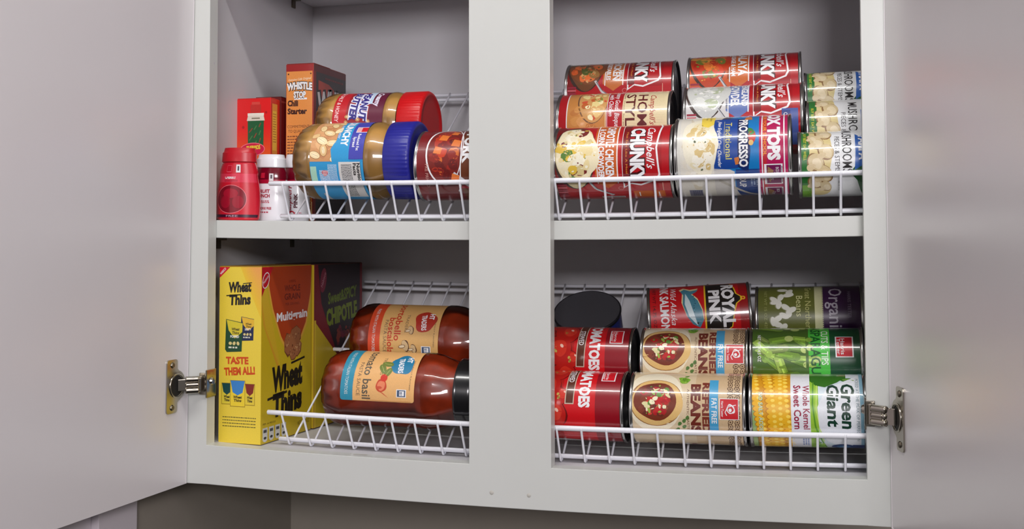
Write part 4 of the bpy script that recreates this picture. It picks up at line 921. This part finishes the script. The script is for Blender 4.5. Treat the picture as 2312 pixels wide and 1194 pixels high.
def ch_side(A, d, h):
    A.rect(0, 0, d, h, (200, 172, 30), 0)
    A.poly([(0, h), (d, h), (d, h - 100), (d * .62, h - 122), (d * .42, h - 100), (0, h - 62)], (120, 10, 28), 1)
    A.poly([(8, h), (d - 6, h), (d - 6, h - 90), (d * .62, h - 108), (d * .42, h - 96), (16, h - 44)], (34, 16, 26), 2)
    A.ell(20, h - 18, 7, 14, (120, 30, 54), 2.4, -.2, 20); A.text('Nabisco', 18, h - 26, 4, (200, 150, 160), 3, 18, rot=1.1)
    A.text('Sweet&SPICY', d * .58, h - 42, 12, (104, 124, 26), 3, 70, 'c', .03, .15, rot=.1); A.text('CHIPOTLE', d * .57, h - 66, 17, (118, 136, 26), 3, 74, 'c', .05, .0, rot=.1)
    A.blobs(d * .62, h - 86, 26, 18, 20, [(110, 30, 50), (90, 20, 40), (130, 50, 40)], 3, 2, 6); A.ell(d * .72, h - 96, 11, 14, (150, 100, 50), 4, .5, 7, .1)
    A.text('Thins', d * .46, h - 150, 22, (30, 22, 10), 3, 66, 'c', .06, .12); A.rect(0, 0, 4, h - 62, (222, 190, 50), 3)
carton('cracker_box', 7.3, 130.5, ZF + sagL(30) + .3, 51, 114, 181, rad(-4.6), 'black and crimson CHIPOTLE cracker carton standing behind the Multigrain one', 'cracker box', ch_front, ch_side, (60, 20, 24), gw, (130, 60, 30))
ORG = (222, 142, 70)
def chili_front(A, w_, h):
    A.rect(0, 0, w_, h, (150, 32, 34), 0); A.rect(.6, 1, w_ - 1.6, h - 8, ORG, 1)
    A.text('Genuine Cafe Original', w_ / 2, h - 18, 2.4, (240, 220, 190), 2, 28, 'c', .01, .3, rot=.06)
    A.text('WHISTLE', w_ / 2 - .3, h - 29.5, 7.4, W_, 3.4, 31, 'c', .05, out=BK, ow=.07, lift=1.6); A.rect(w_ * .3, h - 40, w_ * .76, h - 38, W_, 2.4); A.text('STOP', w_ / 2, h - 37.6, 6.4, W_, 4.4, 15, 'c', .05, out=BK, ow=.07)
    A.text('Chili', 2, h - 47, 6, (60, 24, 20), 3, 13, bold=.05); A.text('Starter', 2, h - 56, 6, (60, 24, 20), 3, 24, bold=.05)
    A.text('COMMITMENT', 2, h - 72, 3.2, (110, 56, 36), 3, 27); A.text('TO QUALITY', 3, h - 77, 3.2, (110, 56, 36), 3, 22)
    A.small(2, h - 82, 29, 26, 1.3, (130, 70, 44), 3, 2.5)
    for a in (3, w_ - 3.6): A.ell(a, h - 11, .9, .9, (60, 30, 20), 2, 0, 10)
    A.rect(w_ - 2.6, 0, w_ - 1.2, 22, (236, 206, 150), 2.5)
def chili_side(A, d, h):
    A.rect(0, 0, d, h, (52, 42, 44), 0); A.rect(0, 0, 6, h, (120, 26, 26), .5); A.rect(0, h - 8, d, h, (96, 28, 30), 1)
    A.poly([(12, h - 17), (40, h - 19), (d, h - 36), (d, h - 66), (60, h - 50), (12, h - 44)], (168, 62, 48), 2); A.small(30, h - 14, 50, 1, 2, (120, 50, 50), 2)
    A.text('WHISTLE', 9, h - 60, 27, (200, 196, 196), 4, 118, bold=.05, lift=6, out=(20, 16, 18), ow=.06); A.text('STOP', 34, h - 90, 20, (190, 186, 186), 3, 44, bold=.05)
    A.rect(8, 70, d - 8, 84, (120, 40, 30), 2); A.text('CHILI STARTER', 14, 73, 8, (214, 190, 90), 3, 66); A.text('FIXIN MIX', 20, 26, 7, (150, 120, 60), 3, 50); A.rect(6, 8, d - 6, 22, (30, 24, 26), 2)
carton('chili_mix_box', 23, 125, .2 + sagU(23), 34, 88, 177, 0, 'tall orange and dark brown chili starter carton standing behind the peanut butter', 'food box', chili_front, chili_side, (140, 30, 32), None, (140, 60, 40))
def red_front(A, w_, h):
    A.rect(0, 0, w_, h, (224, 24, 26), 0)
    for i in range(34): A.rect(0, h - 32 - i * 2.0, w_, h - 30 - i * 2.0, (226, min(24 + i * 4, 150), 26), .3)
    cx = w_ * .56
    A.rect(cx - 10, 76, cx + 10, 80, (214, 160, 60), 2); A.poly([(cx - 10, 112), (cx + 10, 112), (cx + 9.4, 79), (cx - 9.4, 79)], (28, 92, 52), 2.4)
    for i in range(9): A.line([(cx - 8 + (i % 3) * 6, 80 + i * 3.0), (cx - 4 + (i % 3) * 5, 86 + i * 2.8)], 1.1, (70, 130, 70) if i % 2 else (150, 60, 46), 2.9)
    A.poly([(cx - 11, 111), (cx + 11, 111), (cx + 9.4, 117.5), (cx - 9.4, 117.5)], (224, 216, 200), 3.2); A.rect(cx - 10, 116.5, cx + 10, 119.5, (236, 230, 216), 3.4); A.rect(cx - 5, 113, cx + 5, 114.4, (130, 120, 100), 3.6)
    A.rect(cx - 6.5, 119.5, cx + 6.5, 129, (196, 44, 38), 3); A.rect(cx - 5, 129, cx + 5, 132, (214, 70, 60), 3)
    A.ell(w_ * .46, 79, 15.5, 7.6, (240, 120, 130), 4, .05, 30); A.ell(w_ * .46, 79, 14.6, 6.8, (204, 20, 66), 4.4, .05, 30); A.text('THERMOS', w_ * .50, 79, 4.2, (236, 212, 60), 5, 17, 'c', .05, rot=.08)
    A.ell(8, 104, 1.6, 1.6, (180, 16, 20), 2); A.ell(36, 120, 1.4, 1.4, (180, 16, 20), 2)
def red_side(A, d, h):
    A.rect(0, 0, d, h, (206, 40, 26), 0); A.rect(3, 74, d - 6, 130, (226, 150, 60), 1); A.rect(4, 78, d - 8, 122, (232, 190, 70), 1.6); A.small(5, 118, d - 14, 12, 1, (150, 80, 30), 2.2, 2.8)
    for i in range(11): A.rect(4, 30 + i * 3.4, d - 7, 31.6 + i * 3.4, (196, 180, 170), 2)
carton('drink_mix_box', -24.4, 100, .2 + sagU(-24), 41.8, 21, 135.5, 0, 'bright red carton with a green plaid flask picture behind the drink bottles', 'food box', red_front, red_side, (214, 60, 60), None, (200, 30, 26))
def dk_front(A, w_, h): A.rect(0, 0, w_, h, (96, 18, 16), 0)
def dk_side(A, d, h): A.rect(0, 0, d, h, (120, 22, 20), 0); A.rect(1, h - 6, d, h - 4, (160, 60, 50), 1)
carton('dark_red_box', -14, 122.5, .2 + sagU(-14), 32.2, 24, 139.5, 0, 'dark red carton hidden mostly behind the bright red one', 'food box', dk_front, dk_side, (90, 14, 16), None, (100, 16, 16))

# ------------------------------------------------------------------ drink mix bottles
def bottle(x, y, rx, ry, h, rz, bodym, capm, neckm, label, art, hk=.62):
    z = sagU(x) + .3
    root = empty('drink_bottle', (x, y, z), (0, tilt(False, x), rz)); props(root, label, 'drink bottle', 'small drink mix bottles')
    k = ry / rx
    body = [(0, rx * .88), (1.5, rx * .95), (h * .1, rx * .98), (h * .25, rx), (h * .42, rx * .97), (h * .55, rx * .88), (h * .62, rx * .84)]
    lathe('bottle_body', body, bodym, root, ry=k, axis='Z')
    neck = [(h * .62, rx * .845), (h * .66, rx * .86), (h * .74, rx * .80), (h * .80, rx * .72)]
    lathe('shoulder', neck, neckm, root, ry=k, axis='Z')
    lathe('flip_cap', [(h * .80, rx * .74), (h * .81, rx * .78), (h * .93, rx * .76), (h * .95, rx * .7), (h, rx * .66), (h * 1.0, rx * .2)], capm, root, ry=k * 1.05, axis='Z')
    if art:
        A = Art((-rx * 1.45, 2.2, rx * 1.45, h * .79)); art(A, rx, h)
        def rad_at(b):
            pr = body + neck
            for (z0, r0), (z1, r1) in zip(pr, pr[1:]):
                if z0 <= b <= z1: return r0 + (r1 - r0) * (b - z0) / max(z1 - z0, 1e-6)
            return pr[-1][1]
        def mp2(a, b, l):
            q = rad_at(b) + .18 + l; t = a / rx
            return ((q * sin(t), -q * k * cos(t) - .12, b), (sin(t) * k, -cos(t), 0))
        # fine vertical subdivision so that the print follows the bulge
        P2 = []
        for pts, c, ly in A.P:
            lo = min(p[1] for p in pts); hi = max(p[1] for p in pts); cuts = [lo] + [v for v in range(int(lo) + 1, int(hi) + 1) if v % 3 == 0 and lo < v < hi] + [hi]
            for v0, v1 in zip(cuts, cuts[1:]):
                q = pts
                for v, keep in ((v0, 1), (v1, 0)):
                    o_ = []; n = len(q)
                    for i in range(n):
                        p_, r_ = q[i], q[(i + 1) % n]; a_ = p_[1] >= v - 1e-9 if keep else p_[1] <= v + 1e-9; b_ = r_[1] >= v - 1e-9 if keep else r_[1] <= v + 1e-9
                        if a_: o_.append(p_)
                        if a_ != b_ and r_[1] != p_[1]: t_ = (v - p_[1]) / (r_[1] - p_[1]); o_.append((p_[0] + (r_[0] - p_[0]) * t_, v))
                    q = o_
                    if len(q) < 3: break
                if len(q) >= 3: P2.append((q, c, ly))
        A.P = P2
        A.build('wrap_label', M_LABEL, root, mp2, strip=2.0)
    return root
def cherry_art(A, rx, h):
    A.rect(-rx * 1.4, 3, rx * 1.4, h * .78, (206, 20, 44), 0)
    A.rect(-rx * 1.4, 3, rx * 1.4, 6, (60, 10, 40), 1); A.text('FREE', 0, 3.4, 2, (190, 150, 170), 1.6, 14, 'c')
    A.ell(-2, 22, 19, 15, (230, 120, 130), 1.2, 0, 36); A.ell(-2, 22, 18.4, 14.4, (130, 4, 30), 1.8, 0, 36); A.ell(-2, 28, 9, 5, (170, 14, 44), 2.4, 0, 24); A.ell(-8, 19, 6.5, 6.5, (160, 10, 40), 2.6, 0, 24); A.ell(7, 19, 6.5, 6.5, (160, 10, 40), 2.6, 0, 24)
    A.rect(-rx * 1.4, h * .52, rx * 1.4, h * .64, (222, 54, 80), 1.4); A.text('CHERRY', -4, h * .57, 3.1, W_, 2.4, 16, 'c', .04); A.small(-12, h * .545, 18, 2, .6, (150, 20, 40), 2.4)
    A.rect(-9, h * .67, -3, h * .75, (190, 14, 40), 2); A.rect(-9.4, h * .66, -2.6, h * .755, (226, 90, 110), 1.6); A.rect(3.6, h * .655, 9.4, h * .765, W_, 2); A.rect(5.4, h * .68, 7.6, h * .745, (60, 50, 60), 2.4)
def punch_art(A, rx, h):
    A.text('FRUIT', -2, h * .42, 3.4, (170, 20, 50), 1, 15, 'c', .04); A.text('PUNCH', -2, h * .35, 3.4, (170, 20, 50), 1, 15, 'c', .04)
    A.small(-9, h * .29, 14, 2, .9, (190, 60, 80), 1); A.text('CALORIE FREE', -1, h * .17, 2.4, (180, 30, 60), 1, 17, 'c', .03); A.small(-8, h * .12, 12, 1, 1.2, (180, 40, 70), 1)
    A.rect(-rx * 1.4, h * .56, rx * 1.4, h * .62, (170, 14, 50), 1); A.rect(-8, h * .64, -2, h * .72, (200, 30, 60), 1.4); A.rect(4, h * .60, 9.6, h * .71, W_, 2); A.rect(5.6, h * .62, 8, h * .69, (90, 80, 90), 2.4)
def berry_art(A, rx, h):
    A.text('Raspberry', 1, h * .1, 6.5, (170, 30, 60), 1, h * .5, 'l', .01, .3, rot=pi / 2); A.text('PINK', 8, h * .2, 4, (90, 20, 40), 1, 16, 'l', .04, rot=pi / 2); A.ell(2, 8, 3.6, 3.6, (190, 40, 60), 1.4, 0, 16, .1); A.ell(2, 8, 2, 2, W_, 1.8, 0, 12)
    A.small(5, h * .12, 8, 3, .9, (200, 90, 120), 1); A.rect(-rx, h * .54, rx, h * .62, (180, 10, 50), 1)
bottle(10.5, 42, 25, 14.5, 76, 0, M_REDPL, M_REDCAP, M_REDPL, 'red drink mix bottle labelled CHERRY at the left front of the upper shelf', cherry_art)
bottle(33, 70.5, 21.5, 13.5, 71, 0, M_WHITEPL, M_WHITEPL, M_DARKRED, 'white bottle with a dark red shoulder and white cap beside the cherry bottle', punch_art)
bottle(47, 100.5, 16.5, 12, 73, 0, M_WHITEPL, M_WHITEPL, M_DARKRED, 'white drink bottle with red script, rearmost of the three, beside the orange carton', berry_art)
